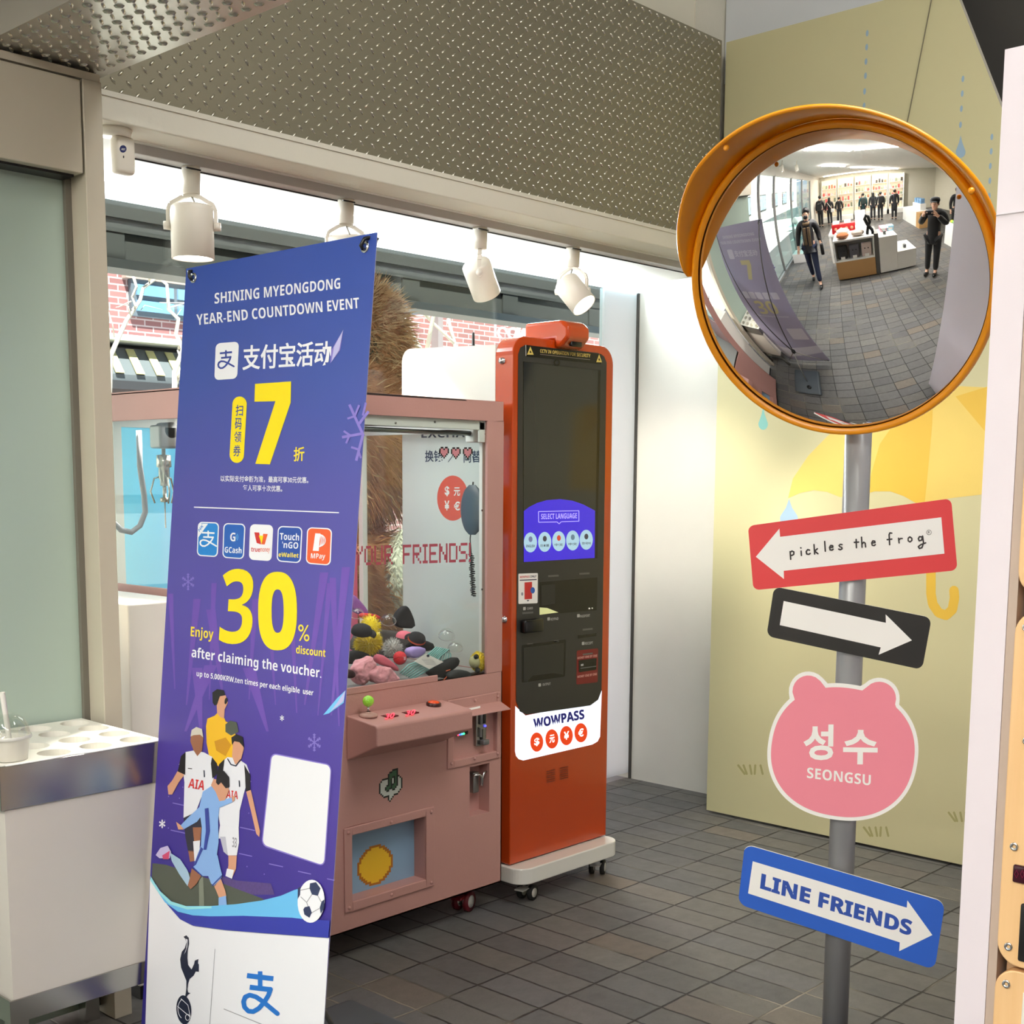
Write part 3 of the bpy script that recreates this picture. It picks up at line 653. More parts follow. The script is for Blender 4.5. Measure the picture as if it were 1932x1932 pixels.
D.text(bold('GCash'), (535, 698), (672, 706), (537, 648), WH, 4, 0)
D.poly([(776, 534), (816, 536), (830, 632), (795, 620)], RED, 4); D.poly([(848, 546), (884, 548), (860, 633), (830, 630)], ORG, 4); D.poly([(814, 560), (850, 562), (836, 630)], YE, 5)
D.text(bold('true'), (750, 690), (822, 694), (751, 655), RED, 4, 0); D.text('money', (822, 706), (900, 706), (824, 662), ORG, 4, .0)
D.text(bold('Touch'), (982, 594), (1138, 602), (984, 536), WH, 4, 0); D.text(bold("'nGO"), (1000, 660), (1130, 668), (1003, 608), WH, 4, 0)
D.text(bold('eWallet'), (972, 732), (1134, 740), (974, 694), PYE, 4, 0)
D.poly([(1270, 542), (1312, 544), (1298, 686), (1250, 683)], WH, 4)
for k in range(4): D.line(arc(1298, 600, 20+12*k, 56-2*k, -1.2, 1.25, 8), 6, WH, 5+.1*k, False)
D.text(bold('MPay'), (1232, 758), (1348, 762), (1236, 704), WH, 4, 0)
D.text(bold('3'), (485, 1436), (748, 1444), (522, 826), YE, 2, 0)
_ro = [(962+157*math.copysign(abs(math.cos(t))**.8, math.cos(t)), 1172+318*math.copysign(abs(math.sin(t))**.8, math.sin(t))) for t in [2*PI*i/48 for i in range(48)]]
_ri = [(963+49*math.copysign(abs(math.cos(t))**.8, math.cos(t)), 1172+176*math.copysign(abs(math.sin(t))**.8, math.sin(t))) for t in [2*PI*i/48 for i in range(48)]]
for i in range(48): D.poly([_ro[i], _ro[(i+1) % 48], _ri[(i+1) % 48], _ri[i]], YE, 2)
D.text(bold('Enjoy'), (256, 1400), (440, 1424), (261, 1292), PYE, 2, 0)
D.text('%', (1128, 1412), (1220, 1420), (1130, 1278), PYE, 2, .0)
D.text(bold('discount'), (1112, 1514), (1350, 1544), (1114, 1448), PYE, 2, 0)
D.text(bold('after claiming the voucher.'), (264, 1570), (1315, 1740), (268, 1458), WH, 2, 0)
D.text(bold('up to 5,000KRW,ten times per each eligible  user'), (305, 1712), (1250, 1870), (308, 1652), WH, 2)
flake(238, 935, 55, LAV, 2, 7)
# lower picture: stadium, players, ball
D.at(250, 1250, 2.832)
D.poly([(1140, 148), (1095, 190), (1020, 280), (1050, 272), (1130, 215)], LB, 2); D.poly([(1140, 148), (1095, 215), (1060, 262), (1128, 208)], mat('print_pale_lavender', (186, 186, 230), .42), 3)
flake(973, 427, 38, LAV, 2, 6); flake(160, 862, 18, WH, 2, 5); flake(800, 297, 12, WH, 2, 3)
for x, y, w in ((215, 750, 70), (205, 895, 80), (575, 880, 80), (570, 1020, 70), (730, 1075, 75), (885, 1115, 70), (1040, 1155, 40)): D.line([(x, y), (x+w, y+w*.22)], 5, LAV, 1.5, False)
for k in range(26): D.ell(140+900*random.random(), 600+560*random.random(), 3, 4, LAV, 1.3, n=6)
D.poly([(108, 1072), (180, 1080), (330, 1130), (470, 1175), (600, 1225), (700, 1262), (700, 1300), (250, 1310), (160, 1230), (104, 1150)], PIT, 2)
D.poly([(470, 1140), (560, 1165), (740, 1180), (760, 1240), (620, 1240), (500, 1200)], mat('print_crowd', (80, 62, 120), .5, var=.3, scale=160), 1.8)
D.poly([(356, 1120), (378, 1122), (384, 1300), (358, 1300)], mat('print_pitch_light', (120, 126, 112), .5, var=0), 2.5)
# keeper
D.poly([(402, 300), (440, 285), (460, 265), (490, 290), (500, 315), (540, 330), (560, 420), (540, 520), (470, 560), (415, 520), (398, 430), (395, 340)], GKY, 3)
D.poly([(440, 420), (500, 400), (530, 440), (500, 500), (450, 470)], GKS, 4); D.poly([(500, 330), (525, 310), (560, 320), (570, 370), (530, 390), (500, 370)], PIT, 5)
D.poly([(455, 270), (452, 220), (470, 180), (500, 175), (512, 215), (495, 250), (492, 300), (470, 290)], SK1, 4)
D.poly([(432, 215), (430, 160), (455, 142), (490, 148), (498, 172), (470, 180), (455, 225), (442, 230)], HAI, 5); D.ell(503, 205, 7, 18, HAI, 6, .2)
# left player
D.poly([(250, 545), (285, 478), (330, 470), (385, 480), (430, 505), (450, 560), (420, 680), (370, 720), (340, 800), (275, 830), (280, 640), (270, 560)], KIT, 4)
D.poly([(262, 500), (287, 478), (285, 600), (245, 582)], HAI, 5); D.poly([(428, 505), (455, 540), (460, 590), (430, 620), (422, 540)], HAI, 5)
D.poly([(245, 578), (280, 600), (250, 640), (215, 705), (195, 705), (190, 660), (215, 630)], SK1, 4.5)
D.poly([(330, 470), (312, 420), (318, 375), (345, 350), (372, 358), (382, 400), (375, 470), (350, 500)], SK2, 5); D.poly([(314, 395), (320, 360), (345, 344), (375, 355), (382, 400), (365, 385), (330, 388)], mat('print_blond', (206, 200, 186), .5, var=0), 6)
D.poly([(275, 825), (340, 800), (385, 830), (370, 900), (330, 1010), (300, 1010), (285, 930)], mat('print_shorts_navy', (36, 36, 52), .5, var=0), 4); D.poly([(325, 880), (372, 880), (365, 960), (345, 1050), (330, 1040), (332, 950)], SK2, 5); D.poly([(328, 955), (365, 950), (360, 1040), (335, 1062)], KIT, 6)
D.poly([(300, 1005), (330, 1005), (332, 1060), (310, 1065)], SK2, 4)
D.text(bold('AIA'), (300, 668), (385, 682), (308, 618), RED, 6, 0)
D.line([(300, 565), (322, 567)], 4, HAI, 6, False); D.line([(386, 575), (388, 612)], 6, NAV, 6, False)
# right player
D.poly([(470, 540), (510, 505), (560, 510), (612, 545), (628, 590), (600, 690), (575, 790), (570, 880), (470, 870), (455, 760), (480, 640)], KIT, 3.6)
D.poly([(600, 545), (632, 600), (632, 680), (608, 690), (605, 610)], HAI, 5); D.poly([(465, 545), (495, 515), (485, 600), (455, 610)], HAI, 5)
D.poly([(610, 690), (635, 680), (655, 770), (684, 900), (680, 932), (664, 915), (635, 790)], SK1, 4)
D.poly([(540, 430), (545, 400), (590, 410), (598, 460), (580, 530), (552, 545), (535, 500)], SK1, 5); D.poly([(536, 440), (532, 400), (560, 382), (592, 396), (600, 455), (588, 440), (575, 425), (548, 420)], HAI, 6)
D.line([(512, 515), (530, 545), (556, 552), (580, 520)], 6, NAV, 5.5)
D.poly([(470, 870), (570, 880), (572, 960), (560, 1030), (512, 1030), (500, 940), (460, 940)], KIT, 4); D.poly([(470, 930), (500, 930), (512, 1030), (490, 1010)], KSH, 5)
D.poly([(515, 1030), (560, 1032), (556, 1100), (535, 1150), (505, 1140), (515, 1085)], SK1, 4); D.poly([(508, 1100), (545, 1108), (535, 1155), (500, 1140)], KIT, 5)
D.text(bold('AIA'), (503, 722), (566, 730), (506, 680), RED, 5, 0); D.text(bold('33'), (536, 985), (560, 990), (538, 932), GRY, 6, 0)
D.line([(574, 630), (576, 664)], 6, NAV, 6, False)
# front player in sky blue
D.poly([(380, 690), (425, 660), (470, 700), (470, 760), (462, 850), (465, 960), (455, 1030), (370, 980), (375, 880), (360, 780)], SKY, 7)
D.poly([(375, 760), (395, 790), (350, 850), (280, 890), (262, 870), (300, 830)], SKY, 8); D.poly([(262, 868), (280, 892), (250, 892), (238, 850)], SK1, 8)
D.poly([(470, 740), (535, 720), (540, 745), (470, 775)], SKY, 8); D.poly([(535, 718), (555, 705), (550, 735), (540, 745)], SK1, 8)
D.poly([(392, 780), (412, 776), (420, 900), (400, 1000), (385, 1000), (398, 900)], DB, 9)
D.poly([(425, 655), (440, 620), (500, 640), (522, 680), (500, 735), (470, 740), (450, 690)], SK1, 9); D.poly([(452, 640), (460, 590), (495, 578), (522, 610), (524, 665), (505, 672), (480, 640), (465, 655)], HAI, 10)
D.poly([(370, 980), (460, 1030), (475, 1100), (486, 1140), (445, 1195), (425, 1180), (410, 1140), (380, 1140), (330, 1090), (350, 1030)], SKY, 8); D.poly([(372, 985), (384, 995), (345, 1080), (330, 1090)], DB, 9)
D.line([(328, 1092), (380, 1142)], 6, DB, 9, False); D.line([(430, 1192), (486, 1136)], 6, DB, 9, False)
D.poly([(322, 1098), (372, 1140), (345, 1185), (315, 1210), (300, 1190), (312, 1150)], SK2, 8); D.poly([(205, 1015), (260, 1050), (300, 1110), (312, 1150), (300, 1195), (255, 1130), (215, 1060)], mat('print_sock', (160, 190, 214), .5, var=0), 8)
D.poly([(130, 1028), (155, 990), (195, 978), (212, 1010), (205, 1045), (150, 1045)], mat('print_boot_lilac', (190, 180, 220), .5, var=0), 9); D.poly([(165, 1030), (205, 1005), (200, 1050), (170, 1050)], mat('print_boot_red', (196, 70, 110), .5, var=0), 10)
D.poly([(440, 1190), (478, 1155), (500, 1215), (508, 1250), (470, 1262), (455, 1225)], SK1, 8); D.poly([(466, 1255), (506, 1245), (510, 1300), (466, 1300)], SKY, 9)
# swooshes and white foot of the sheet
D.poly([(104, 1140)]+[(150, 1215), (210, 1275), (290, 1300), (420, 1300), (560, 1290), (700, 1270), (800, 1245), (870, 1215), (905, 1205), (930, 1260), (940, 1372), (860, 1362), (600, 1352), (420, 1355), (330, 1350), (250, 1330), (180, 1280), (120, 1190)], CYA, 11)
D.poly([(104, 1140), (150, 1215), (215, 1275), (300, 1302), (430, 1300), (430, 1312), (300, 1318), (205, 1290), (140, 1220), (104, 1165)], CY2, 12)
D.poly([(103, 1142), (140, 1215), (200, 1290), (260, 1335), (340, 1354), (600, 1352), (860, 1362), (1061, 1378), (1053, 1470), (700, 1444), (500, 1428), (330, 1405), (260, 1370), (190, 1290), (130, 1190), (100, 1155)], BLU, 10)
BW = mat('banner_white', (232, 234, 240), .42, var=0)
zb_ = []
D.poly([(95, 1150), (130, 1190), (190, 1290), (260, 1370), (330, 1405), (500, 1428), (700, 1444), (1052, 1470)]+[(1050, 1500), (1024, 1932), (70, 1932)], BW, 2)
ft = [(BX(z), y, z) for z, y in ((0.064, 2.766), (0.064, 2.064), (0.20, 2.064), (0.08, 2.766))]
sh.add([Vector(v)+nB*.0006 for v in ft], [[0, 1, 2, 3]], BW)
D.ell(963, 1274, 72, 115, WH, 13, .05); 
BALL = mat('print_ball_dark', (40, 50, 84), .5, var=0)
D.poly([(958, 1178), (990, 1172), (1014, 1205), (1000, 1245), (968, 1238), (955, 1205)], BALL, 14); D.poly([(930, 1305), (955, 1300), (968, 1335), (955, 1362), (928, 1345), (922, 1318)], BALL, 14); D.poly([(893, 1205), (908, 1195), (905, 1240), (892, 1262)], BALL, 14); D.poly([(1020, 1275), (1034, 1265), (1034, 1310), (1015, 1340), (1010, 1308)], BALL, 14)
for a_ in (((968, 1238), (940, 1280)), ((940, 1280), (948, 1302)), ((1000, 1245), (1018, 1278)), ((940, 1280), (908, 1250)), ((966, 1336), (1008, 1312)), ((955, 1205), (908, 1215))): D.line(list(a_), 4, GRY, 14, False)
# pale voucher card
D.rquad((742, 481), (1068, 546), (1030, 1092), (690, 978), LAV, 3, .09, .07); D.rquad((748, 489), (1062, 551), (1025, 1084), (697, 972), BW, 4, .08, .06)
# cockerel emblem, divider, pay mark
ck = [(275, 1465), (290, 1457), (303, 1470), (305, 1500), (298, 1535), (296, 1580), (300, 1615), (318, 1640), (332, 1610), (335, 1592), (355, 1584), (352, 1608), (357, 1612), (357, 1652), (340, 1650), (330, 1672), (308, 1690), (300, 1715), (296, 1745), (300, 1762), (312, 1766), (300, 1774), (290, 1790), (284, 1790), (290, 1740), (290, 1700), (278, 1670), (262, 1630), (257, 1585), (266, 1545), (282, 1525), (291, 1495), (284, 1475)]
D.poly(ck, NAV, 4); D.poly([(287, 1475), (298, 1480), (296, 1520), (287, 1545), (278, 1560), (290, 1530), (294, 1500)], BW, 5)
D.ell(277, 1855, 40, 78, NAV, 4, -.08)
D.line(arc(290, 1850, 44, 60, 2.2, 4.2, 8), 3, BW, 5, False); D.line([(243, 1835), (320, 1900)], 3, BW, 5.2, False); D.line([(262, 1795), (300, 1830), (312, 1890)], 3, BW, 5.4, False); D.ring(298, 1895, 13, 18, 3, BW, 5.6, 14)
D.line([(443, 1530), (415, 1935)], 2.2, GRY, 4, False)
paylogo(592, 1638, 185, 262, ALB, 4, 27, .12)
D.line([(490, 1850), (700, 1935)], 4, GRY, 4, False)
# ink showing through on the back of the sheet
D = Deco(pB-nB*.0013, -nB, sh, 300, 450, 4.2933)
GY = mat('ghost_yellow', (192, 184, 140), .6, var=0); GW = mat('ghost_white', (196, 194, 208), .6, var=0)
D.poly([(780, 1178), (1072, 1158), (1068, 1330), (900, 1830), (782, 1825), (945, 1318), (775, 1322)], GY, 1); D.rquad((462, 850), (650, 835), (635, 1135), (450, 1148), GW, 1, .2, .13)
D.text('支付宝活动', (678, 1068), (1392, 1026), (684, 866), GW, 1, .022); D.text(bold('YEAR-END COUNTDOWN EVENT'), (308, 703), (1625, 565), (303, 615), GW, 1); D.text(bold('SHINING MYEONGDONG'), (452, 530), (1470, 406), (452, 442), GW, 1)
D.at(300, 880, 4.2933); D.text(bold('30'), (485, 1455), (1120, 1485), (500, 826), GY, 1); D.text(bold('after claiming the voucher.'), (264, 1570), (1315, 1740), (268, 1458), GW, 1)
for TL, TR, BR, BL, c in ic: D.rquad(TL, TR, BR, BL, GW, 1, .2, .14)
D.at(250, 1250, 2.832); D.rquad((742, 481), (1068, 546), (1030, 1092), (690, 978), GW, 1, .09, .07)
D.poly([(95, 1150), (130, 1190), (190, 1290), (260, 1370), (330, 1405), (500, 1428), (700, 1444), (1052, 1470), (1050, 1500), (1024, 1932), (70, 1932)], GW, 1)
sh.build('printed_sheet', bn, fix=False)
# grommets, hooks, X frame behind, weighted base
M_CHR = mat('chrome', (210, 210, 212), .12, 1.0, var=0); M_POLE = mat('grey_pole', (140, 138, 132), .4, .4)
cor = [(z1-.026, 2.732), (z1-.026, 2.098), (z0+.03, 2.732), (z0+.03, 2.098)]
hub = Vector((1.735, 2.42, 0.49))
for z, y in cor:
    c = Vector((BX(z), y, z))
    MB().lathe([(.0075, -.002), (.0075, .003), (.012, .003), (.013, .0), (.012, -.003), (.0075, -.002)], c, nB, M_CHR, 20).build('grommet', bn)
    up_ = .02 if z > 1 else -.012; sy = -.014 if y < 2.4 else .014
    q = c+Vector((.018, sy, up_))
    MB().tube([c+nB*.006+Vector((0, 0, -.006)), c+nB*.012, c+nB*.008+Vector((0, sy*.5, up_*.7)), q+nB*.006, q-nB*.004, c-nB*.012], .0042, M_BLACK, 8).build('hook', bn)
    MB().tube([hub, q], [.008, .0045], mat('dark_pole', (74, 72, 70), .4, .3) if z > 1 else M_POLE, 10).build('arm', bn)
MB().ell(hub, (.03, .03, .035), M_BLACK).build('hub', bn)
MB().tube([hub, (1.88, 2.44, .26), (2.0, 2.45, .06)], .007, M_POLE, 8).build('brace', bn)
bs = MB().rbox(1.79, 2.215, 2.27, 2.675, 0.0, 0.055, mat('slate_base', (70, 78, 84), .45), .025).build('weight_base', bn)
MB().cyl((2.10, 2.43, .055), (2.10, 2.43, .072), .03, M_BLACK).build('fill_cap', bs)
# ================================================================ KIOSK
kx0, kx1, kf = 3.207, 3.748, 2.99
kt = thing('currency_kiosk', 'tall orange-fronted money exchange kiosk with white sides and a dark touch screen', 'kiosk', (3.48, 3.27, 0))
M_OR = mat('orange_gloss', (184, 64, 12), 0.22, var=.02, coat=.5); M_KW = mat('kiosk_white', (228, 228, 220), 0.25, coat=.4)
M_KD = mat('kiosk_charcoal', (46, 46, 44), 0.38); M_KB = mat('kiosk_black', (10, 10, 11), 0.25)
def rr(x0, x1, z0, z1, r, y, top_only=True):
    p = [(x0, z0), (x1, z0)] if top_only else arc(x0+r, z0+r, r, r, PI, 1.5*PI, 6)+arc(x1-r, z0+r, r, r, 1.5*PI, 2*PI, 6)
    p += arc(x1-r, z1-r, r, r, 0, PI/2, 8)+arc(x0+r, z1-r, r, r, PI/2, PI, 8)
    return [(x, y, z) for x, z in p]
MB().prism(rr(kx0, kx1, .145, 1.980, .066, kf), (0, .082, 0), M_OR).build('front_shell', kt, bevel=.004)
# white cabinet behind, with the exchange print on its left side
kw = MB()
pf = [(kf+.082, .145), (kf+.555, .145)]+[(kf+.555-.045*(1-math.cos(a)), 1.921+.045*math.sin(a)) for a in [PI/2*i/6 for i in range(7)]]+[(kf+.082, 1.952)]
kw.prism([(kx0+.001, y, z) for y, z in pf], (kx1-kx0-.002, 0, 0), M_KW)
D = Deco((kx0+.001, 0, 0), (-1, 0, 0), kw, 740, 780, 5.682)
TNV = mat('ink_navy', (30, 36, 62), .5, var=0); SGN_O = mat('ink_orange', (232, 92, 62), .5, var=0); SW = mat('ink_white', (244, 242, 236), .5, var=0)
D.text(bold('EXCHANGE'), (314, 262), (1075, 252), (314, 176), TNV, 1)
D.text('换钱', (352, 522), (540, 520), (352, 396), TNV, 1, .015); D.line([(600, 522), (650, 455)], 8, TNV, 1, False); D.text('両替', (762, 530), (950, 526), (762, 400), TNV, 1, .015)
D.ell(650, 908, 168, 243, SGN_O, 1)
for t, x0, y0, x1, y1 in (('$', 565, 780, 615, 888), ('元', 662, 792, 730, 885), ('¥', 562, 935, 615, 1040), ('€', 664, 945, 728, 1040)): D.text(t, (x0, y1), (x1, y1), (x0, y0), SW, 2, .025)
kw.build('cabinet', kt, fix=False)
D = Deco((0, kf, 0), (0, -1, 0), MB(), 0, 0, 1)
D.poly([(973, 1322), (977, 668), (981, 656), (990, 651), (1128, 666), (1139, 672), (1144, 684), (1134.4, 1303), (1128, 1320), (1113, 1331), (992, 1348), (980, 1342)], M_KD, 3)
front = D.mb.build('front_panel', kt, fix=False)
M_LIT = mat('lit_white', (236, 242, 255), .4, emit=.62, var=0); BLT = mat('ink_blue', (24, 22, 140), .4, var=0); ROR = mat('ink_red_orange', (232, 66, 16), .4, emit=.35, var=0)
D = Deco((0, kf, 0), (0, -1, 0), MB(), 600, 1100, 2.76)
D.poly([(1026, 640), (1025, 876), (1030, 900), (1044, 917), (1068, 924), (1428, 841), (1455, 825), (1468, 800), (1477, 560), (1420, 620), (1080, 690)], M_LIT, 1.5)
D.at(950, 980, 4.024)
D.text(bold('WOWPASS'), (228, 1588), (614, 1514), (222, 1514), BLT, 3, .022)
for cx_, cy_, t in ((250, 1690, '$'), (365, 1666, '元'), (475, 1641, '¥'), (585, 1619, '€')):
    D.ell(cx_, cy_, 49, 73, ROR, 3)
    D.text(t, (cx_-20, cy_+34), (cx_+20, cy_+26), (cx_-20, cy_-28), mat('ink_lit_white', (255, 250, 250), .4, emit=.7, var=0), 4, .03)
D.mb.build('light_box', kt, fix=False)
# screen
D = Deco((0, kf-.0015, 0), (0, -1, 0), MB(), 700, 500, 2.973)
D.poly([(852, 540), (1288, 590), (1270, 1645), (852, 1668)], M_KB, .2)
D.poly([(856, 545), (1272, 592), (1256, 1643), (856, 1666)], mat('screen_dark', (40, 42, 42), .08, spec=.6, var=0), .6)
SCB = mat('screen_blue', (54, 34, 190), .2, emit=.55, var=0); SCL = mat('screen_lavender', (170, 160, 240), .2, emit=.55, var=0); SCP = mat('screen_pale', (160, 196, 214), .2, emit=.42, var=0)
D.poly([(857, 1380), (885, 1358), (930, 1335), (985, 1319), (1060, 1313), (1130, 1322), (1190, 1343), (1256, 1378), (1254, 1643), (856, 1666)], SCB, 1)
D.line([(938, 1383), (1165, 1378), (1165, 1437), (1066, 1440), (1054, 1452), (1042, 1441), (939, 1443), (938, 1383)], 4, SCL, 2, False)
D.text(bold('SELECT LANGUAGE'), (953, 1426), (1154, 1421), (953, 1396), SCL, 2)
LGX = (('ENGLISH', (100, 110, 150)), ('日本語', (60, 60, 70)), ('中文', (196, 70, 50)), ('中文', (90, 120, 140)), ('한국어', (60, 80, 90)))
for (t, c), cx_, cy_ in zip(LGX, (893, 973, 1052, 1130, 1206), (1556, 1553, 1549, 1545, 1541)):
    D.ell(cx_, cy_, 37, 56, SCP, 2); D.ell(cx_, cy_-18, 11, 16, mat('flag_%d' % c[0], c, .3, emit=.4, var=0), 3)
    D.text(t, (cx_-24, cy_+28), (cx_+24, cy_+27), (cx_-24, cy_+13), mat('screen_ink', (40, 60, 80), .3, var=0), 3, .01)
D.mb.build('touch_screen', kt, fix=False)
# notice strip along the top
D = Deco((0, kf-.002, 0), (0, -1, 0), MB(), 920, 590, 7.728)
CYE = mat('sticker_yellow', (214, 190, 96), .4, var=0)
D.poly([(548, 468), (1660, 605), (1652, 752), (553, 636)], M_KB, 1); D.line([(553, 470), (556, 630)], 5, SW, 2, False)
for cx_, cy_, s_ in ((620, 565, 48), (1623, 676, 42)):
    D.poly([(cx_, cy_-72), (cx_+s_, cy_+48), (cx_-s_, cy_+46)], CYE, 2); D.poly([(cx_-14, cy_+18), (cx_-4, cy_-20), (cx_+18, cy_+22)], M_KB, 3)
D.text(bold('CCTV IN OPERATION FOR SECURITY'), (762, 582), (1495, 655), (764, 530), CYE, 2); D.line([(762, 606), (1490, 686)], 9, mat('sticker_line', (112, 100, 88), .4, var=0), 2, False)
D.mb.build('notice_strip', kt, fix=False)
D = Deco((0, kf-.003, 0), (0, -1, 0), MB(), 920, 590, 7.728); D.ring(1010, 728, 46, 48, 18, M_KB, 1); D.mb.build('camera_ring', kt, fix=False)
# controls
def plate(name, fn, dy=0.0, parent=kt, o=(950, 980, 4.024)):
    D = Deco((0, kf-.0015-dy, 0), (0, -1, 0), MB(), *o); fn(D); return D.mb.build(name, parent, fix=False)
SG = mat('label_grey', (176, 176, 170), .5, var=0); LGR = mat('led_grey', (96, 96, 92), .4, var=0)
plate('card_notice', lambda D: (D.rquad((112, 412), (260, 407), (258, 636), (112, 642), SW, 1, .05, .04), D.text(bold('WOWPASS'), (122, 446), (196, 442), (122, 430), RED, 2), D.text('ONLY', (200, 442), (250, 439), (200, 426), TNV, 2, .03), D.line([(122, 462), (250, 456)], 7, TNV, 2, False),
    D.poly([(158, 478), (215, 474), (215, 603), (158, 607)], RED, 2), D.ell(219, 538, 17, 24, GCB, 3), D.ell(140, 566, 8, 13, GRY, 2), D.poly([(174, 612), (194, 611), (184, 624)], TNV, 2)))
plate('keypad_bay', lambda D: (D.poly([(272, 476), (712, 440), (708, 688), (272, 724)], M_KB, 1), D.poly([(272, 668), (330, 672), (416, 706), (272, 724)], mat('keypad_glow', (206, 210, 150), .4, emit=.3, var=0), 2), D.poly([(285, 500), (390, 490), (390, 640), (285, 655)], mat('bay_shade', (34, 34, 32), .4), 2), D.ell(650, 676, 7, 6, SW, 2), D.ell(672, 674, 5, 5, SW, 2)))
for x0, y0, x1, y1 in ((338, 431, 418, 426), (575, 413, 652, 409), (142, 712, 225, 706), (600, 838, 676, 830), (180, 950, 222, 946), (383, 925, 418, 922)):
    plate('indicator_bar', lambda D: D.line([(x0, y0), (x1, y1)], 14, LGR, 1, False))
for (t, x0, y0, x1, y1, ks), (ix, iy) in zip((('CARD', 178, 668, 222, 686, 4), ('KEYPAD', 358, 748, 416, 768, 6), ('PASSPORT', 580, 726, 656, 746, 8), ('RECEIPT', 618, 932, 678, 952, 6), ('OUTPUT', 296, 1245, 356, 1264, 8)), ((148, 666), (332, 744), (558, 720), (594, 930), (264, 1246))):
    plate('caption', lambda D: (D.text(bold(t), (x0, y1), (x1, y1-ks), (x0, y0), SG, 1), D.rquad((ix, iy), (ix+20, iy-2), (ix+20, iy+22), (ix, iy+24), SG, 1, .2)))
plate('output_bay', lambda D: (D.rquad((138, 954), (474, 912), (466, 1192), (138, 1240), M_KB, 1, .03), D.poly([(150, 975), (458, 936), (452, 1178), (400, 1170), (378, 1166), (220, 1186), (178, 1232), (150, 1226)], mat('bay_flap', (38, 39, 36), .35), 2)))
plate('receipt_slot', lambda D: D.poly([(564, 880), (705, 862), (704, 884), (566, 904)], M_KB, 1))
plate('cash_notice', lambda D: (D.rquad((555, 996), (718, 978), (714, 1236), (552, 1254), mat('dark_red_sticker', (120, 26, 26), .4), 1, .06, .04), D.text(bold('MONEY ONE BY ONE'), (560, 1062), (710, 1042), (560, 1044), mat('pale_pink_ink', (206, 150, 140), .5, var=0), 2, .02), D.text(bold('MONEY ONE BY ONE'), (560, 1204), (708, 1182), (560, 1186), MATS['pale_pink_ink'], 2, .02), D.text('BEST BILL  IN  ROLL', (560, 1232), (708, 1210), (560, 1214), MATS['pale_pink_ink'], 2, .02) if 0 else None, D.line([(600, 1026), (676, 1016)], 12, LGR, 2, False), D.rquad((568, 1070), (704, 1052), (702, 1140), (570, 1160), M_KB, 3, .06), D.line([(580, 1130), (700, 1114)], 7, LGR, 4, False), D.poly([(584, 1098), (604, 1095), (604, 1110), (584, 1113)], SG, 4)))
q0, q1 = onY(950+122/4.024, 980+762/4.024, kf), onY(950+266/4.024, 980+846/4.024, kf)
MB().rbox(q0.x, q1.x, kf-.028, kf, q1.z, q0.z, M_KB, .008).build('card_reader', kt)
mat('vent_orange', (120, 40, 12), .4)
for x, y in ((1031, 1456), (1056, 1450)):
    plate('speaker_vent', lambda D: [D.line([(x, y+4*k), (x+16, y-4+4*k)], 1.6, MATS['vent_orange'], 1, False) for k in range(6)], 0, kt, (0, 0, 1))
for a, b in ((948, 681), (952, 1169)):
    p = onX(a, b, kx0); MB().lathe([(.0, -.012), (.009, -.011), (.010, -.004), (.013, -.001), (.013, .001)], p, (1, 0, 0), M_CHR, 16).build('lock', kt)
hx0, hx1 = 3.415, 3.535
hs = MB().prism([(hx0, 2.955, 2.046), (hx0, 2.925, 2.023), (hx0, 2.925, 1.985), (hx0, 2.962, 1.952), (hx0, 2.989, 1.952), (hx0, 2.989, 1.981), (hx0, 3.13, 1.981), (hx0, 3.13, 2.046)], (hx1-hx0, 0, 0), M_OR).build('camera_housing', kt, bevel=.012, seg=3)
MB().rbox(3.447, 3.505, 2.936, 2.95, 1.958, 1.976, M_KB, .004).build('lens', hs)
an = onY(893, 640, 3.40); MB().tube([(an.x, 3.4, 1.955), (an.x, 3.4, 1.985), (an.x, 3.4, 1.988), (an.x, 3.4, 2.035)], [.011, .010, .006, .005], M_BLACK, 10).build('antenna', kt)
# base on castors
bp = [(x, y) for x, y in arc(3.25, 2.975, .055, .055, PI, 1.5*PI, 8)+arc(3.70, 2.975, .055, .055, 1.5*PI, 2*PI, 8)+arc(3.70, 3.545, .055, .055, 0, .5*PI, 8)+arc(3.25, 3.545, .055, .055, .5*PI, PI, 8)]
MB().prism([(x, y, .083) for x, y in bp], (0, 0, .058), M_KW).build('base_plate', kt, bevel=.004)
MB().box(kx0+.03, kx1-.03, kf+.02, 3.53, .139, .15, M_BLACK).build('plinth', kt)
def castor(parent, x, y, hw, r, m_h, m_w, ang):
    e = Vector((math.cos(ang), math.sin(ang), 0)); s_ = Vector((-e.y, e.x, 0)); c = Vector((x, y, r))
    k = MB().cyl((x, y, hw-.018), (x, y, hw), .026, m_h); k.prism([c+s_*.0-e*.034+Vector((0, 0, .016))-s_*.02, c+e*.02+Vector((0, 0, .018))-s_*.02, c+e*.024+Vector((0, 0, r*.75))-s_*.02, c-e*.03+Vector((0, 0, r*.75))-s_*.02], s_*.04, m_h)
    o = k.build('castor', parent, bevel=.003)
    for t in (-.021, .021):
        cc = c+e*.026+s_*t
        MB().cyl(cc-s_*.008, cc+s_*.008, r, m_w).cyl(cc-s_*.0095, cc+s_*.0095, r*.6, mat('hub_white', (210, 210, 204), .4)).build('wheel', o)
M_TYRE = mat('tyre_grey', (30, 30, 30), .6)
for x, y, a in ((3.275, 2.985, .2), (3.685, 2.985, .5), (3.275, 3.53, 1.0), (3.685, 3.53, .3)): castor(kt, x, y, .085, .028, mat('castor_grey', (196, 196, 190), .4), M_TYRE, a)
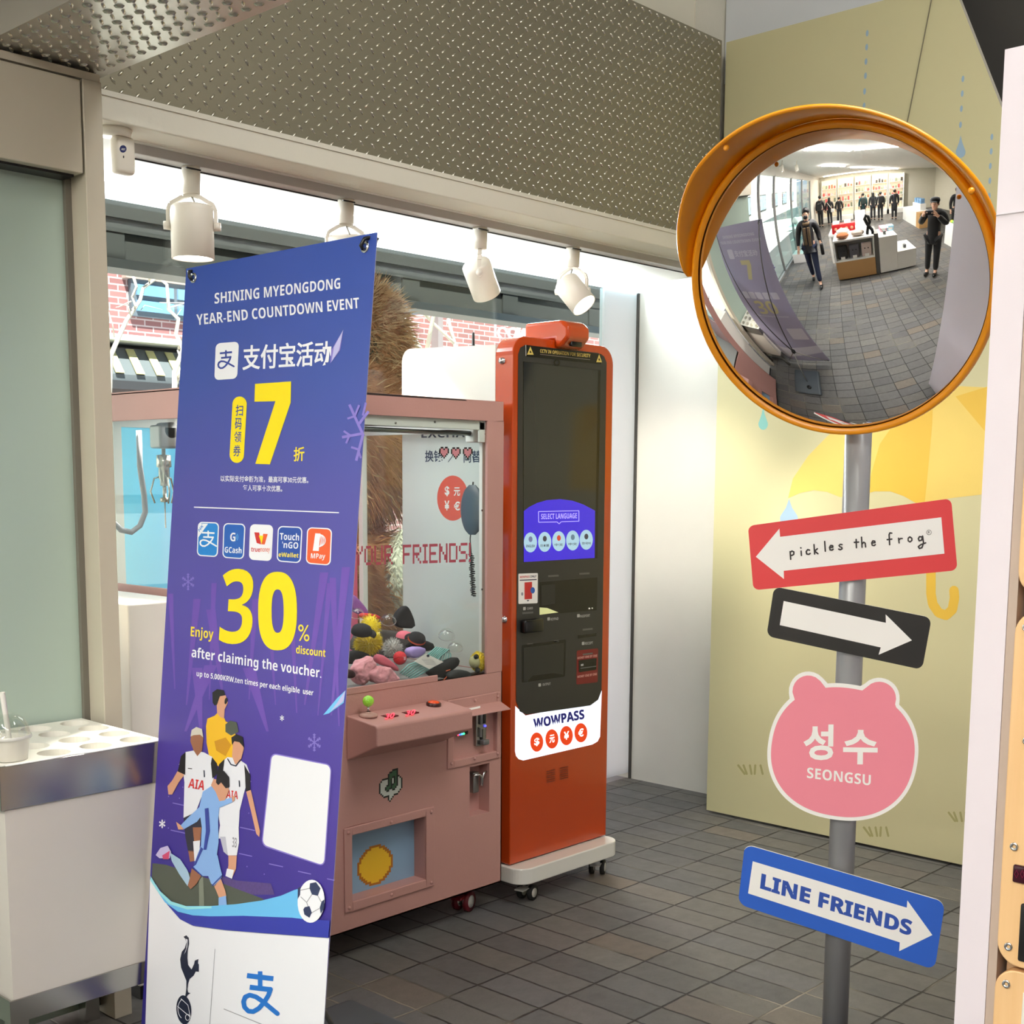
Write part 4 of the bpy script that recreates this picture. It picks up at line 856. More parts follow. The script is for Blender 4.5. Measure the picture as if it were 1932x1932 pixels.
# ================================================================ CLAW MACHINE
cx0, cx1, cf, cb = 2.10, 3.152, 2.98, 3.71
cm = thing('claw_machine', 'dusty pink claw machine with plush prizes behind glass', 'arcade machine', (2.63, 3.34, 0))
M_PK = mat('pink_powder_coat', (188, 142, 134), .48, var=.03, bump=.05, bscale=120); M_PKD = mat('pink_inside', (190, 128, 124), .5)
M_CW = mat('claw_white_metal', (226, 228, 220), .35); M_GLS = glass('claw_glass', (250, 252, 251), .014); M_SCR = mat('screw_grey', (120, 118, 112), .35, .8)
def hole_panel(mb, x0, x1, z0, z1, holes, y, m):
    """front sheet with rectangular openings; each hole = (x0,x1,z0,z1,depth,wall material,back material)"""
    xs = sorted({x0, x1, *[h[0] for h in holes], *[h[1] for h in holes]}); zs = sorted({z0, z1, *[h[2] for h in holes], *[h[3] for h in holes]})
    for a, b in zip(xs, xs[1:]):
        for c, d in zip(zs, zs[1:]):
            mx, mz = (a+b)/2, (c+d)/2
            if not any(h[0] < mx < h[1] and h[2] < mz < h[3] for h in holes):
                mb.add([(a, y, c), (b, y, c), (b, y, d), (a, y, d)], [(0, 1, 2, 3)], m)
    for a, b, c, d, dp, mw, mk in holes:
        p = [(a, y, c), (b, y, c), (b, y, d), (a, y, d)]; q = [(x, y+dp, z) for x, _, z in p]
        mb.add(p+q, [(i, (i+1) % 4, 4+(i+1) % 4, 4+i) for i in range(4)], mw)
        if mk: mb.add(q, [(0, 1, 2, 3)], mk)
PRZ = (2.476, 2.789, .193, .405); LAT = (2.995, 3.091, .363, .535); CON = (2.915, 3.122, .572, .731)
bd_ = MB()
hole_panel(bd_, cx0, cx1, .10, .845, [(*PRZ, .055, M_PK, None), (*LAT, .05, M_PK, M_PK), (*CON, .012, M_PK, M_PK)], cf, M_PK)
bd_.box(cx0, cx0+.004, cf, cb, .10, .845, M_PK).box(cx1-.004, cx1, cf, cb, .10, .845, M_PK).box(cx0, cx1, cb-.004, cb, .10, .845, M_PK).box(cx0, cx1, cf, cb, .10, .105, M_PK)
bd_.box(cx0+.005, cx1-.005, cf+.07, cb, .835, .842, mat('prize_floor', (150, 146, 140), .6))
bd_.build('lower_cabinet', cm, fix=False)
# upper frame: header, posts, sill, stepped edge of the front window
uf = MB()
uf.box(cx0, cx1, cf, cf+.012, 1.690, 1.755, M_PK).box(cx0, cx0+.012, cf, cb, 1.670, 1.755, M_PK).box(cx1-.012, cx1, cf, cb, 1.690, 1.755, M_PK).box(cx0, cx1, cb-.012, cb, 1.690, 1.755, M_PK).box(cx0, cx1, cf, cb, 1.748, 1.755, mat('dark_top', (40, 26, 26), .6))
uf.box(3.076, cx1, cf, cf+.012, .845, 1.69, M_PK).box(cx0, cx0+.09, cf, cf+.012, .845, 1.69, M_PK).box(2.19, 2.846, cf-.002, cf+.004, .845, .866, M_PK).box(cx0, cx0+.012, cf, cb, .845, 1.165, M_PK)
uf.build('upper_frame', cm, bevel=.002)
wf = MB()
for a in ((3.118, 3.149, cf+.065, cf+.080, .84, 1.685), (3.05, 3.076, cf+.012, cf+.020, 1.62, 1.685), (3.125, 3.148, cb-.035, cb-.012, .84, 1.69), (cx0+.012, cx0+.04, cb-.035, cb-.012, .84, 1.69), (2.19, 3.075, cf+.012, cf+.03, 1.66, 1.69), (3.12, 3.14, cf+.03, cb-.03, 1.655, 1.69), (cx0+.03, 3.14, cb-.03, cb-.012, 1.655, 1.69)):
    wf.box(*a, M_CW)
wf.build('inner_frame', cm, bevel=.001)
sc_ = MB()
for a, b in ((916, 819), (916, 838), (916, 1094), (909, 963), (909, 1112), (916, 979), (746, 798), (820, 796)):
    p = onY(a, b, cf+.065 if a > 900 else cf+.012); k_ = MB().cyl(p+Vector((0, -.0025, 0)), p, .0036, M_SCR, n=8); k_.build('screw', cm)
MB().box(2.19, 3.080, cf+.004, cf+.009, .846, 1.692, M_GLS).build('front_glass', cm)
MB().box(cx1-.009, cx1-.004, cf+.02, cb-.02, .842, 1.692, M_GLS).build('side_glass', cm)
MB().box(cx0+.004, cx0+.009, cf+.02, cb-.02, 1.165, 1.672, M_GLS).build('side_glass', cm)
mb_, n, l, b = new_mat('back_panel_print')
g = n.new('ShaderNodeNewGeometry'); sp = n.new('ShaderNodeSeparateXYZ'); l.new(g.outputs['Position'], sp.inputs[0]); mr = n.new('ShaderNodeMapRange'); mr.inputs['From Min'].default_value = 2.1; mr.inputs['From Max'].default_value = 3.15; l.new(sp.outputs[0], mr.inputs[0])
rp = n.new('ShaderNodeValToRGB'); rp.color_ramp.elements[0].color = lin((176, 236, 250)); rp.color_ramp.elements[1].color = lin((250, 150, 160)); q = rp.color_ramp.elements.new(.45); q.color = lin((150, 216, 250)); q = rp.color_ramp.elements.new(.85); q.color = lin((190, 170, 220)); l.new(mr.outputs[0], rp.inputs[0])
l.new(rp.outputs[0], b.inputs['Base Color']); tr = n.new('ShaderNodeBsdfTranslucent'); l.new(rp.outputs[0], tr.inputs[0]); mx = n.new('ShaderNodeMixShader'); mx.inputs[0].default_value = .8; l.new(b.outputs[0], mx.inputs[1]); l.new(tr.outputs[0], mx.inputs[2]); l.new(mx.outputs[0], n['Material Output'].inputs[0])
MB().box(cx0+.02, 3.12, cb-.008, cb-.003, .845, 1.655, mb_).build('back_panel', cm)
# gantry rail, crane head with claw, hose
M_ROD = mat('rod_grey', (110, 116, 112), .25, .9)
MB().cyl((cx0+.06, 3.05, 1.650), (3.115, 3.05, 1.650), .0085, M_ROD).build('gantry_rod', cm)
MB().rbox(3.062, 3.118, 3.03, 3.072, 1.620, 1.678, M_CW, .006).build('rod_bracket', cm)
cr_ = MB().rbox(2.118, 2.182, 3.42, 3.48, 1.585, 1.655, mat('crane_grey', (150, 150, 148), .35, .5), .008).cyl((2.16, 3.42, 1.64), (2.16, 3.48, 1.64), .024, MATS['crane_grey'])
crane = cr_.build('crane_head', cm)
MB().lathe([(.006, 1.59), (.006, 1.567), (.022, 1.565), (.023, 1.530), (.017, 1.527), (.017, 1.495), (.013, 1.490), (.013, 1.473), (.006, 1.472), (.006, 1.438), (.014, 1.436), (.014, 1.424), (.002, 1.423), (.002, 1.345)], (2.148, 3.45, 0), (0, 0, 1), mat('claw_nickel', (196, 192, 178), .2, .9), 16).build('coil', crane)
for a in (0.3, 2.4, 4.5):
    e = Vector((math.cos(a), math.sin(a), 0)); o_ = Vector((2.148, 3.45, 0))
    MB().tube([o_+e*.014+Vector((0, 0, 1.50)), o_+e*.030+Vector((0, 0, 1.495)), o_+e*.042+Vector((0, 0, 1.455)), o_+e*.030+Vector((0, 0, 1.42))], .0028, MATS['claw_nickel'], 6).build('claw_prong', crane)
MB().tube([onY(x, y, 3.36) for x, y in ((214, 985), (228, 1000), (248, 1004), (264, 992), (274, 966), (272, 935), (264, 880), (262, 812))], .0085, mat('hose_grey', (150, 160, 166), .5), 8).build('hose', cm)
# handset-shaped unit hung on the far glass, with coiled cord
hs = MB(); pr = []
c0 = onX(891, 962, 3.128)
for i in range(13):
    t = i/12; w = .056*math.sin(PI*(t*.97+.015))**.42; pr.append((max(w, .004), (.085-.17*t)))
for k in range(1): pass
hs.lathe(pr, c0, (0, 0, 1), mat('handset_grey', (70, 84, 92), .3), 20)
for v in hs.v: v.x = c0.x+(v.x-c0.x)*.22
hd = hs.build('handset', cm); hd['label'] = 'dark grey rounded handset unit on the side glass'
MB().tube([c0+Vector((0, .0, .07)), c0+Vector((0, -.004, .095))], .003, M_BLACK, 6).build('clip', hd)
pb = onX(889, 1045, 3.128); pe = onX(893, 1125, 3.128)
coil = [c0+Vector((0, .006, -.072)), c0+Vector((0, .010, -.10)), pb]
for i in range(64):
    t = i/63; a = i*1.9; coil.append(pb.lerp(pe, t)+Vector((math.cos(a)*.005, math.sin(a)*.012, 0)))
MB().tube(coil, .0022, mat('cord_black', (30, 34, 36), .4), 5).build('coiled_cord', hd)
# lettering and hearts on the front glass
D = Deco((0, cf+.003, 0), (0, -1, 0), MB(), 640, 980, 5.682)
PF = {'Y': ['X...X', 'X...X', '.X.X.', '..X..', '..X..', '..X..', '..X..'], 'O': ['.XXX.', 'X...X', 'X...X', 'X...X', 'X...X', 'X...X', '.XXX.'], 'U': ['X...X']*6+['.XXX.'], 'R': ['XXXX.', 'X...X', 'X...X', 'XXXX.', 'X.X..', 'X..X.', 'X...X'], 'F': ['XXXXX', 'X....', 'X....', 'XXXX.', 'X....', 'X....', 'X....'], 'I': ['XXX', '.X.', '.X.', '.X.', '.X.', '.X.', 'XXX'], 'E': ['XXXXX', 'X....', 'X....', 'XXXX.', 'X....', 'X....', 'XXXXX'], 'N': ['X...X', 'XX..X', 'XX..X', 'X.X.X', 'X..XX', 'X..XX', 'X...X'], 'D': ['XXXX.', 'X...X', 'X...X', 'X...X', 'X...X', 'X...X', 'XXXX.'], 'S': ['.XXXX', 'X....', 'X....', '.XXX.', '....X', '....X', 'XXXX.'], '!': ['X', 'X', 'X', 'X', 'X', '.', 'X']}
M_LET = mat('maroon_vinyl', (176, 76, 92), .5, var=0)
x = 162.0; slope = -.032; px_ = 18.2
for word in ('YOUR', 'FRIENDS!'):
    D.mb = MB()
    for ch in word:
        rows = PF[ch]; D.pix(rows, x, 272-(x-680)*.032, (px_, px_*slope), (0, 29.5), {'X': M_LET}, 1); x += px_*len(rows[0])+15.5
    D.mb.build('window_lettering', cm, fix=False); x += 92
HRT = ['.KK.KK.', 'KPPKPPK', 'KPPPPPK', 'KPPPPPK', '.KPPPK.', '..KPK..', '...K...']
for hx_, hy_ in ((828.5, 843), (850.5, 844), (873, 844)):
    D = Deco((0, cf+.003, 0), (0, -1, 0), MB(), 0, 0, 1); D.pix(HRT, hx_, hy_, (2.65, -.03), (0, 3.2), {'K': M_BLACK, 'P': mat('heart_pink', (206, 138, 146), .5, var=0)}, 1)
    D.mb.build('heart_sticker', cm, fix=False)
# control desk
pr = [(cf, .783), (2.845, .769), (2.838, .762), (2.838, .705), (cf, .642)]
cd = MB().prism([(2.462, y, z) for y, z in pr], (2.866-2.462, 0, 0), M_PK).build('control_desk', cm, bevel=.014, seg=4)
def deskz(y): return .769+(y-2.845)/(cf-2.845)*.014
def on_desk(a, b): p = onP(a, b, (0, 2.845, .769), (0, -.103, 1)); return p
j = on_desk(695, 1352)
MB().lathe([(.0, .0), (.028, .0), (.028, .006), (.022, .010), (.010, .012), (.008, .016)], j, (0, 0, 1), mat('joystick_base', (186, 150, 138), .4)).build('joystick_base', cd)
MB().cyl(j+Vector((0, 0, .01)), j+Vector((0, 0, .035)), .0042, M_CHR).build('joystick_shaft', cd)
MB().ell(j+Vector((0, 0, .048)), .0175, mat('green_ball', (148, 214, 60), .12, spec=.7, emit=.08, bump=.3, bscale=300)).build('joystick_ball', cd)
j = on_desk(818, 1331)
MB().lathe([(.024, -.002), (.024, .008), (.020, .011), (.019, .009)], j, (0, -.1, 1), mat('button_ring', (60, 18, 14), .3)).build('button_ring', cd)
MB().lathe([(.019, .006), (.0185, .012), (.012, .015), (.0, .016)], j, (0, -.1, 1), mat('button_orange', (214, 74, 26), .2, emit=.15)).build('push_button', cd)
for a, b in ((735, 1351), (774, 1345)):
    p = on_desk(a, b); q = MB().box(p.x-.022, p.x+.022, p.y-.017, p.y+.017, p.z-.006, p.z+.0025, mat('display_maroon', (86, 16, 20), .2)).build('counter_display', cd)
    D = Deco((0, 2.845, .769+.0035), (0, -.103, 1), MB(), a, b, 1); D.text('30', (-9, 5.5), (8, 3), (-6, -4), mat('led_red', (255, 60, 80), .3, emit=1.6, var=0), 1, .02); D.mb.build('digits', q, fix=False)
# coin unit
def frame_plate(x0, x1, z0, z1, hole, name, t=.006):
    f = MB(); a0, a1, c0_, c1 = hole
    for q in ((x0, a0, z0, z1), (a1, x1, z0, z1), (a0, a1, z0, c0_), (a0, a1, c1, z1)): f.box(q[0], q[1], cf-t, cf+.001, q[2], q[3], M_PK)
    return f.build(name, cm, bevel=.003)
fp = frame_plate(2.888, 3.139, .546, .777, CON, 'coin_plate')
for x in (2.903, 3.013, 3.124):
    for z in (.563, .762): MB().ell((x, cf-.007, z), (.0052, .004, .0052), M_PK, 10, 6).build('rivet', fp)
MB().prism([(2.905, cf-.006, .742), (3.136, cf-.006, .742), (3.136, cf-.055, .722), (2.905, cf-.055, .722)], (0, .001, .003), M_PK).build('rain_hood', cm)
D = Deco((0, cf-.055, .7255), (0, -.38, .925), MB(), 0, 0, 1); D.poly([(864, 1341), (906, 1332), (906, 1336), (864, 1345)], SW, 1); D.mb.build('hood_label', cm, fix=False)
p = onY(907, 1373, cf); cu = MB().box(p.x-.023, p.x+.026, cf-.002, cf+.012, p.z-.062, p.z+.060, M_STEEL).build('coin_mechanism', cm, bevel=.003)
MB().rbox(p.x-.010, p.x+.014, cf-.010, cf, p.z+.012, p.z+.052, mat('coin_grey', (130, 132, 134), .3, .6), .004).box(p.x+.002, p.x+.012, cf-.012, cf-.009, p.z+.016, p.z+.050, M_BLACK).build('coin_slot', cu)
MB().ell((p.x+.018, cf-.004, p.z+.004), (.005, .003, .004), mat('led_blue', (70, 70, 240), .3, emit=2.5, var=0), 10, 6).build('status_light', cu)
MB().box(p.x-.003, p.x+.005, cf-.006, cf, p.z-.045, p.z-.005, M_BLACK).box(p.x-.012, p.x-.004, cf-.010, cf, p.z-.030, p.z+.002, MATS['coin_grey']).build('return_lever', cu)
MB().rbox(p.x-.006, p.x+.022, cf-.022, cf, p.z-.058, p.z-.040, MATS['coin_grey'], .004).build('coin_cup', cu)
p = onY(874, 1378, cf); rd = MB().rbox(p.x-.030, p.x+.022, cf-.004, cf+.012, p.z-.016, p.z+.020, M_BLACK, .004).build('card_reader', cm)
for dx, c in ((-.030, (255, 60, 80)), (-.021, (60, 110, 255)), (-.012, (70, 160, 255)), (-.003, (60, 255, 130))):
    MB().ell((p.x+dx, cf-.006, p.z-.010), (.0042, .003, .004), mat('led_%d_%d' % (c[0], c[1]), c, .3, emit=2.2, var=0), 8, 5).build('led', rd)
# latch recess
p = onY(902, 1463, cf+.02); lt = MB().tube([(p.x-.030, cf+.012, p.z+.006), (p.x-.006, cf+.008, p.z+.006), (p.x+.004, cf+.008, p.z-.004), (p.x+.004, cf+.01, p.z-.034)], .0042, M_CHR, 8).tube([(p.x+.032, cf+.012, p.z+.010), (p.x+.016, cf+.008, p.z+.008), (p.x+.010, cf+.008, p.z-.004), (p.x+.009, cf+.01, p.z-.036)], .0042, M_CHR, 8).rbox(p.x-.022, p.x+.006, cf+.02, cf+.05, p.z-.060, p.z+.012, mat('latch_steel', (150, 150, 148), .3, .9), .004).build('latch', cm)
# prize door
pp = frame_plate(2.446, 2.826, .163, .432, PRZ, 'prize_frame')
for x in (2.461, 2.636, 2.811):
    for z in (.178, .417): MB().ell((x, cf-.007, z), (.0056, .004, .0056), M_PK, 10, 6).build('rivet', pp)
BD = MB().box(PRZ[0], PRZ[1], cf+.053, cf+.06, PRZ[2], PRZ[3], mat('prize_door_blue', (138, 170, 196), .4))
D = Deco((0, cf+.053, 0), (0, -1, 0), BD, 0, 0, 1)
rows = []
for j_ in range(18):
    r_ = ''
    for i_ in range(18):
        d = math.hypot(i_-8.5, j_-8.5); r_ += 'B' if 7.7 < d <= 9.0 else ('Y' if d <= 7.7 else '.')
    rows.append(r_)
D.pix(rows, 674, 1603, (3.72, -.92), (0, 4.15), {'B': mat('pixel_brown', (176, 110, 28), .5, var=0), 'Y': mat('pixel_yellow', (236, 190, 44), .5, var=0)}, 1)
BD.build('prize_door', cm, fix=False)
# note sticker
NT = ['.........KKKK', '.......KKGGGK', '......KGGGGGK', '......KGGGGGK', '..KKKKKGGKKGKK', '.KWWWWKGKWKGKWK', 'KWWWWWKGKWKGKWWK', 'KWWWWWKGKWKGKWWK', 'KWWWWKKGKKGGKWWK', 'KWWWKGGGKGGGKWWK', 'KWWWKGGKKGGKWWWK', 'KWWWWKKWWKKWWWWK', '.KWWWWWWWWWWWWK', '..KWWWWWWWWWWK', '...KKKKWWWKKK', '......KWWK', '......KWK', '.......K']
D = Deco((0, cf, 0), (0, -1, 0), MB(), 620, 1270, 3.9417)
D.pix(NT, 374, 742, (10.9, -2.9), (0, 13.2), {'K': mat('pixel_black', (24, 30, 26), .5, var=0), 'W': mat('pixel_pale', (200, 208, 200), .5, var=0), 'G': mat('pixel_green', (56, 96, 66), .5, var=0)}, 1)
D.mb.build('note_sticker', cm, fix=False)
for x, y, a in ((3.03, 3.06, .3), (2.22, 3.06, .9), (3.03, 3.62, 1.4), (2.22, 3.62, .1)): castor(cm, x, y, .102, .036, mat('castor_red', (134, 24, 38), .35), mat('wheel_red', (112, 20, 34), .4), a)
light('claw_machine_lamp', 'AREA', (2.62, 3.33, 1.70), 5, (1, .98, .95), .8, .5)
# ================================================================ PRIZES IN THE CLAW MACHINE
def prz(x, y, Y): return onY(640+x/5.682, 980+y/5.682, Y)
def fuzz(mb, c, r, m, N, Ln, seed, w=.0012, rot=None, droop=.3, cond=None):
    rn = random.Random(seed); c = Vector(c)
    for _ in range(N):
        z = rn.uniform(-1, 1); ph = rn.uniform(0, 2*PI); s_ = math.sqrt(1-z*z)
        u = Vector((s_*math.cos(ph), s_*math.sin(ph), z)); p = Vector((u.x*r[0], u.y*r[1], u.z*r[2])); nn = Vector((u.x/r[0], u.y/r[1], u.z/r[2])).normalized()
        if rot: p = rot @ p; nn = rot @ nn
        if cond and not cond(c+p, nn): continue
        t = nn.cross(Vector((rn.uniform(-1, 1), rn.uniform(-1, 1), rn.uniform(-1, 1)))).normalized(); L_ = Ln*rn.uniform(.6, 1.3)
        d1 = (nn+t*rn.uniform(-.4, .4)+Vector((0, 0, -droop))).normalized(); d2 = (d1+Vector((0, 0, -droop))+t*.3).normalized()
        e = d1.cross(nn if abs(d1.dot(nn)) < .98 else Vector((1, 0, 0))).normalized()*w
        a = c+p*.985; mb.add([a-e, a+e, a+d1*L_*.6+e*.7, a+d1*L_*.6-e*.7, a+d1*L_*.6+d2*L_*.4], [(0, 1, 2, 3), (3, 2, 4)], m)
def plush(name, label, cat, px_, Y, r, m, fz=0, rotz=None, extra=None, Ln=.012):
    c = prz(*px_, Y); t = thing(name, label, cat, c, 'prizes in the claw machine'); k = MB().ell(c, r, m, 18, 12, rotz, .05, hash(label) % 97)
    if fz: fuzz(k, c, r, m, fz, Ln, 5, .0011, rotz, .15)
    k.build('body', t, fix=not fz)
    if extra: extra(t, c)
    return t
R_ = lambda ax, a: Matrix.Rotation(a, 3, ax)
M_YP = mat('yellow_plush', (232, 206, 24), .9, sheen=.4); M_YD = mat('yellow_plush_deep', (214, 190, 30), .9, sheen=.4); M_BK = mat('black_felt', (26, 26, 26), .85); M_PT = mat('pink_towel', (244, 168, 176), .95, sheen=.3, bump=.5, bscale=500); M_PR = mat('rose_fabric', (222, 112, 128), .8); M_RD = mat('red_fabric', (208, 44, 50), .7, bump=.3, bscale=200)
M_LL = mat('lilac_fabric', (172, 150, 210), .7); M_TEAL = mat('teal_cord', (132, 182, 176), .7); M_GP = mat('grey_plush', (188, 186, 180), .95); M_ORT = mat('orange_trim', (200, 84, 40), .6)
plush('plush_toy', 'yellow round plush at the back left under a black cap', 'plush toy', (335, 1150), 3.30, (.026, .03, .036), M_YP, 500)
plush('plush_toy', 'fluffy yellow plush with a pointed ear left of the red ball', 'plush toy', (310, 1330), 3.18, (.033, .03, .024), M_YD, 1600, R_('Y', -.3), lambda t, c: MB().lathe([(.016, 0), (.011, .02), (.0, .036)], c+Vector((.022, -.002, .012)), (.75, 0, .6), M_YD, 12).build('ear', t), .02)
plush('plush_toy', 'pale grey white plush squeezed behind the red ball', 'plush toy', (570, 1375), 3.20, (.026, .026, .025), M_GP, 700)
plush('plush_toy', 'yellow plush head lying sideways in the front right corner of the glass', 'plush toy', (1490, 1525), 3.022, (.022, .024, .031), M_YP, 1400, R_('Y', -.12), lambda t, c: (MB().ell(c+Vector((-.022, -.004, .001)), (.016, .022, .022), mat('plush_face_grey', (176, 172, 128), .9)).build('face', t), MB().ell(c+Vector((-.026, -.016, .021)), (.010, .008, .009), M_BK).build('ear', t), MB().ell(c+Vector((-.019, -.016, -.026)), (.010, .008, .009), M_BK).build('ear', t)), .007)
plush('red_ball', 'small red fabric ball with a white tag among the prizes', 'ball', (650, 1485), 3.12, (.0225, .0225, .0225), M_RD, 0, None, lambda t, c: (MB().box(c.x-.003, c.x+.004, c.y-.0245, c.y-.022, c.z-.005, c.z+.006, mat('pale_tag', (220, 160, 170), .6)).build('tag', t), MB().tube([c+Vector((math.cos(a)*.0228, math.sin(a)*.0228, .006*math.sin(2*a))) for a in [2*PI*i/20 for i in range(20)]], .0007, mat('seam_dark_red', (120, 20, 26), .8), 5, closed=True).build('seam', t)))
def cap(label, px_, Y, r, m, trim, tilt, cat='cap'):
    c = prz(*px_, Y); t = thing('baseball_cap', label, cat, c, 'prizes in the claw machine'); ax = Vector(tilt).normalized()
    MB().lathe([(r, 0), (r*1.0, r*.25), (r*.86, r*.55), (r*.5, r*.78), (.0, r*.86)], c, ax, m, 20).build('crown', t)
    MB().lathe([(r*.6, -.001), (r*1.38, -.004), (r*1.40, -.002), (r*.6, .003)], c, ax, m, 20, PI*1.1, PI*1.9).build('brim', t)
    if trim: MB().lathe([(r*1.01, -.002), (r*1.05, .001), (r*1.01, .004)], c, ax, trim, 20).build('trim', t)
cap('black cap drooping over the yellow plush at the left of the pile', (240, 1215), 3.12, .034, M_BK, None, (-.15, -.3, .9))
cap('pink dome cap in the middle of the prize pile', (700, 1275), 3.25, .031, M_PR, None, (.15, -.1, 1))
cap('black cap with an orange rim right of the pink dome cap', (830, 1290), 3.17, .030, M_BK, M_ORT, (-.1, -.5, .9))
def cloth(name, label, cat, pxs, Y, th, m, group='prizes in the claw machine', dep=.03, wr=0):
    """soft thick bundle following an outline"""
    P = [prz(x, y, Y) for x, y in pxs]; c = sum(P, Vector())/len(P); t = MB()
    N = len(P); rings = []
    for s_, dy in ((.55, -th), (.85, -th*.75), (1.0, 0), (.9, dep)):
        rings.append([Vector((c.x+(p.x-c.x)*s_, Y+dy, c.z+(p.z-c.z)*s_)) for p in P])
    vs = [c+Vector((0, -th*1.08, 0))]+[v for r in rings for v in r]+[c+Vector((0, dep, 0))]
    fs = [(0, 1+i, 1+(i+1) % N) for i in range(N)]
    for k in range(3): fs += [(1+k*N+i, 1+k*N+(i+1) % N, 1+(k+1)*N+(i+1) % N, 1+(k+1)*N+i) for i in range(N)]
    fs += [(len(vs)-1, 1+3*N+(i+1) % N, 1+3*N+i) for i in range(N)]
    o = t.add(vs, fs, m, True).build(name, None, sub=3 if wr else 1)
    if wr:
        d = o.modifiers.new('folds', 'DISPLACE'); tx = bpy.data.textures.new('folds', 'CLOUDS'); tx.noise_scale = .028; d.texture = tx; d.texture_coords = 'GLOBAL'; d.strength = wr; d.mid_level = .5
    return tag(o, label, cat, group)
cloth('towel', 'pale pink folded towel at the front left of the pile', 'towel', [(140, 1600), (230, 1490), (330, 1455), (390, 1500), (380, 1560), (330, 1620), (300, 1700), (330, 1775), (200, 1790), (150, 1700)], 3.05, .018, M_PT, wr=.022)
cloth('towel', 'crumpled pale pink towel fold right of the other pink towel', 'towel', [(275, 1610), (380, 1600), (450, 1555), (560, 1580), (650, 1690), (640, 1760), (500, 1775), (330, 1780)], 3.035, .016, M_PT, wr=.022)
cloth('pouch', 'rose pink pouch wedged between towel and red ball', 'pouch', [(385, 1480), (420, 1425), (500, 1470), (660, 1600), (640, 1650), (560, 1590), (400, 1550)], 3.10, .012, M_PR)
cloth('pouch', 'lilac pouch right of the red ball', 'pouch', [(710, 1400), (800, 1350), (950, 1370), (920, 1440), (840, 1490), (760, 1500)], 3.14, .012, M_LL)
cloth('felt_sheet', 'stiff black felt triangle standing up at the back of the pile', 'felt', [(580, 1050), (680, 925), (730, 912), (765, 960), (860, 1190), (720, 1170), (610, 1170)], 3.36, .006, M_BK)
cloth('felt_sheet', 'purple felt piece leaning at the back left corner', 'felt', [(120, 760), (200, 840), (350, 1010), (300, 1050), (180, 1010), (110, 950)], 3.40, .006, mat('purple_felt', (140, 90, 160), .8))
cloth('pouch', 'red pouch flattened under the purple felt piece', 'pouch', [(220, 1000), (330, 1000), (480, 1040), (420, 1090), (240, 1080)], 3.36, .008, M_RD)
cloth('pouch', 'black pouch lying left of the pale pink towel', 'pouch', [(100, 1410), (200, 1395), (300, 1430), (350, 1460), (250, 1490), (150, 1560), (90, 1560)], 3.12, .015, M_BK)
cloth('pouch', 'dark maroon pouch at the far left front of the pile', 'pouch', [(60, 1600), (130, 1600), (180, 1660), (150, 1710), (60, 1710)], 3.04, .012, mat('maroon_felt', (52, 18, 20), .8))
cloth('pouch', 'black pouch with orange cord beside the yellow plush head', 'pouch', [(900, 1660), (1000, 1580), (1190, 1490), (1290, 1450), (1310, 1560), (1180, 1620), (1120, 1730), (1060, 1725)], 3.06, .014, M_BK)
cloth('pouch', 'dark grey pouch in front of the yellow plush head', 'pouch', [(1130, 1720), (1200, 1620), (1320, 1600), (1430, 1640), (1420, 1690), (1300, 1720)], 3.018, .009, mat('dark_grey_cloth', (44, 46, 46), .8))
cloth('pouch', 'black cloth filling the pile behind the lilac pouch', 'pouch', [(680, 1330), (980, 1270), (1050, 1380), (960, 1430), (760, 1400)], 3.20, .015, M_BK)
cloth('cloth_bundle', 'grey cloth bundle at the very back of the prize pile', 'cloth', [(100, 1300), (200, 1150), (620, 1180), (800, 1250), (830, 1300), (830, 1480), (800, 1500), (100, 1500)], 3.36, .010, mat('bundle_grey', (84, 80, 78), .9))
o7 = MB().tube([prz(1145, 1625, 3.03), prz(1190, 1612, 3.03), prz(1185, 1650, 3.03), prz(1120, 1725, 3.03)], .0018, M_ORT, 6).build('cord_loop'); tag(o7, 'thin orange cord hooked over the dark pouch at the front right', 'cord', 'prizes in the claw machine')
# clear capsules, teal cord coil with card tag
for (x, y, Y, r, lb_) in ((1150, 1250, 3.17, .028, 'clear plastic capsule half standing at the right of the pile'), (1245, 1380, 3.115, .025, 'clear plastic capsule half lying under the standing capsule'), (525, 1090, 3.32, .027, 'clear plastic capsule behind the yellow plush at the back'), (190, 1020, 3.34, .024, 'clear plastic capsule by the purple felt at the back left')):
    c = prz(x, y, Y); t = thing('capsule', lb_, 'capsule', c, 'prizes in the claw machine')
    MB().lathe([(r, 0), (r*.94, r*.35), (r*.72, r*.7), (r*.35, r*.93), (0, r)], c, (-.3, -.4, .8), M_CLR, 20).build('dome', t)
    MB().lathe([(r, -.001), (r*1.05, .0), (r, .002)], c, (-.3, -.4, .8), mat('capsule_rim', (206, 200, 196), .2, alpha=.6, var=0), 24).build('rim', t)
tc_ = thing('cord_bundle', 'bundle of pale teal cord held by a white card tag', 'cord', prz(900, 1560, 3.06), 'prizes in the claw machine')
for i in range(7):
    MB().tube([prz(650+22*i, 1650+10*i, 3.06), prz(740+26*i, 1560+14*i, 3.05), prz(880+20*i, 1510+12*i, 3.05), prz(985+16*i, 1420+8*i, 3.07), prz(1040+22*i, 1370+4*i, 3.09), prz(1075+20*i, 1400+8*i, 3.09), prz(1030+26*i, 1500+6*i, 3.075)], .0028, M_TEAL, 6).build('cord', tc_)
D = Deco((0, 3.035, 0), (0, -1, 0), MB(), 640, 980, 5.682); D.poly([(930, 1438), (1118, 1528), (965, 1605), (800, 1520)], SW, 1)
for k in range(5): D.line([(880+12*k, 1500+13*k), (1010+8*k, 1505+14*k)], 2.5, GRY, 2, False)
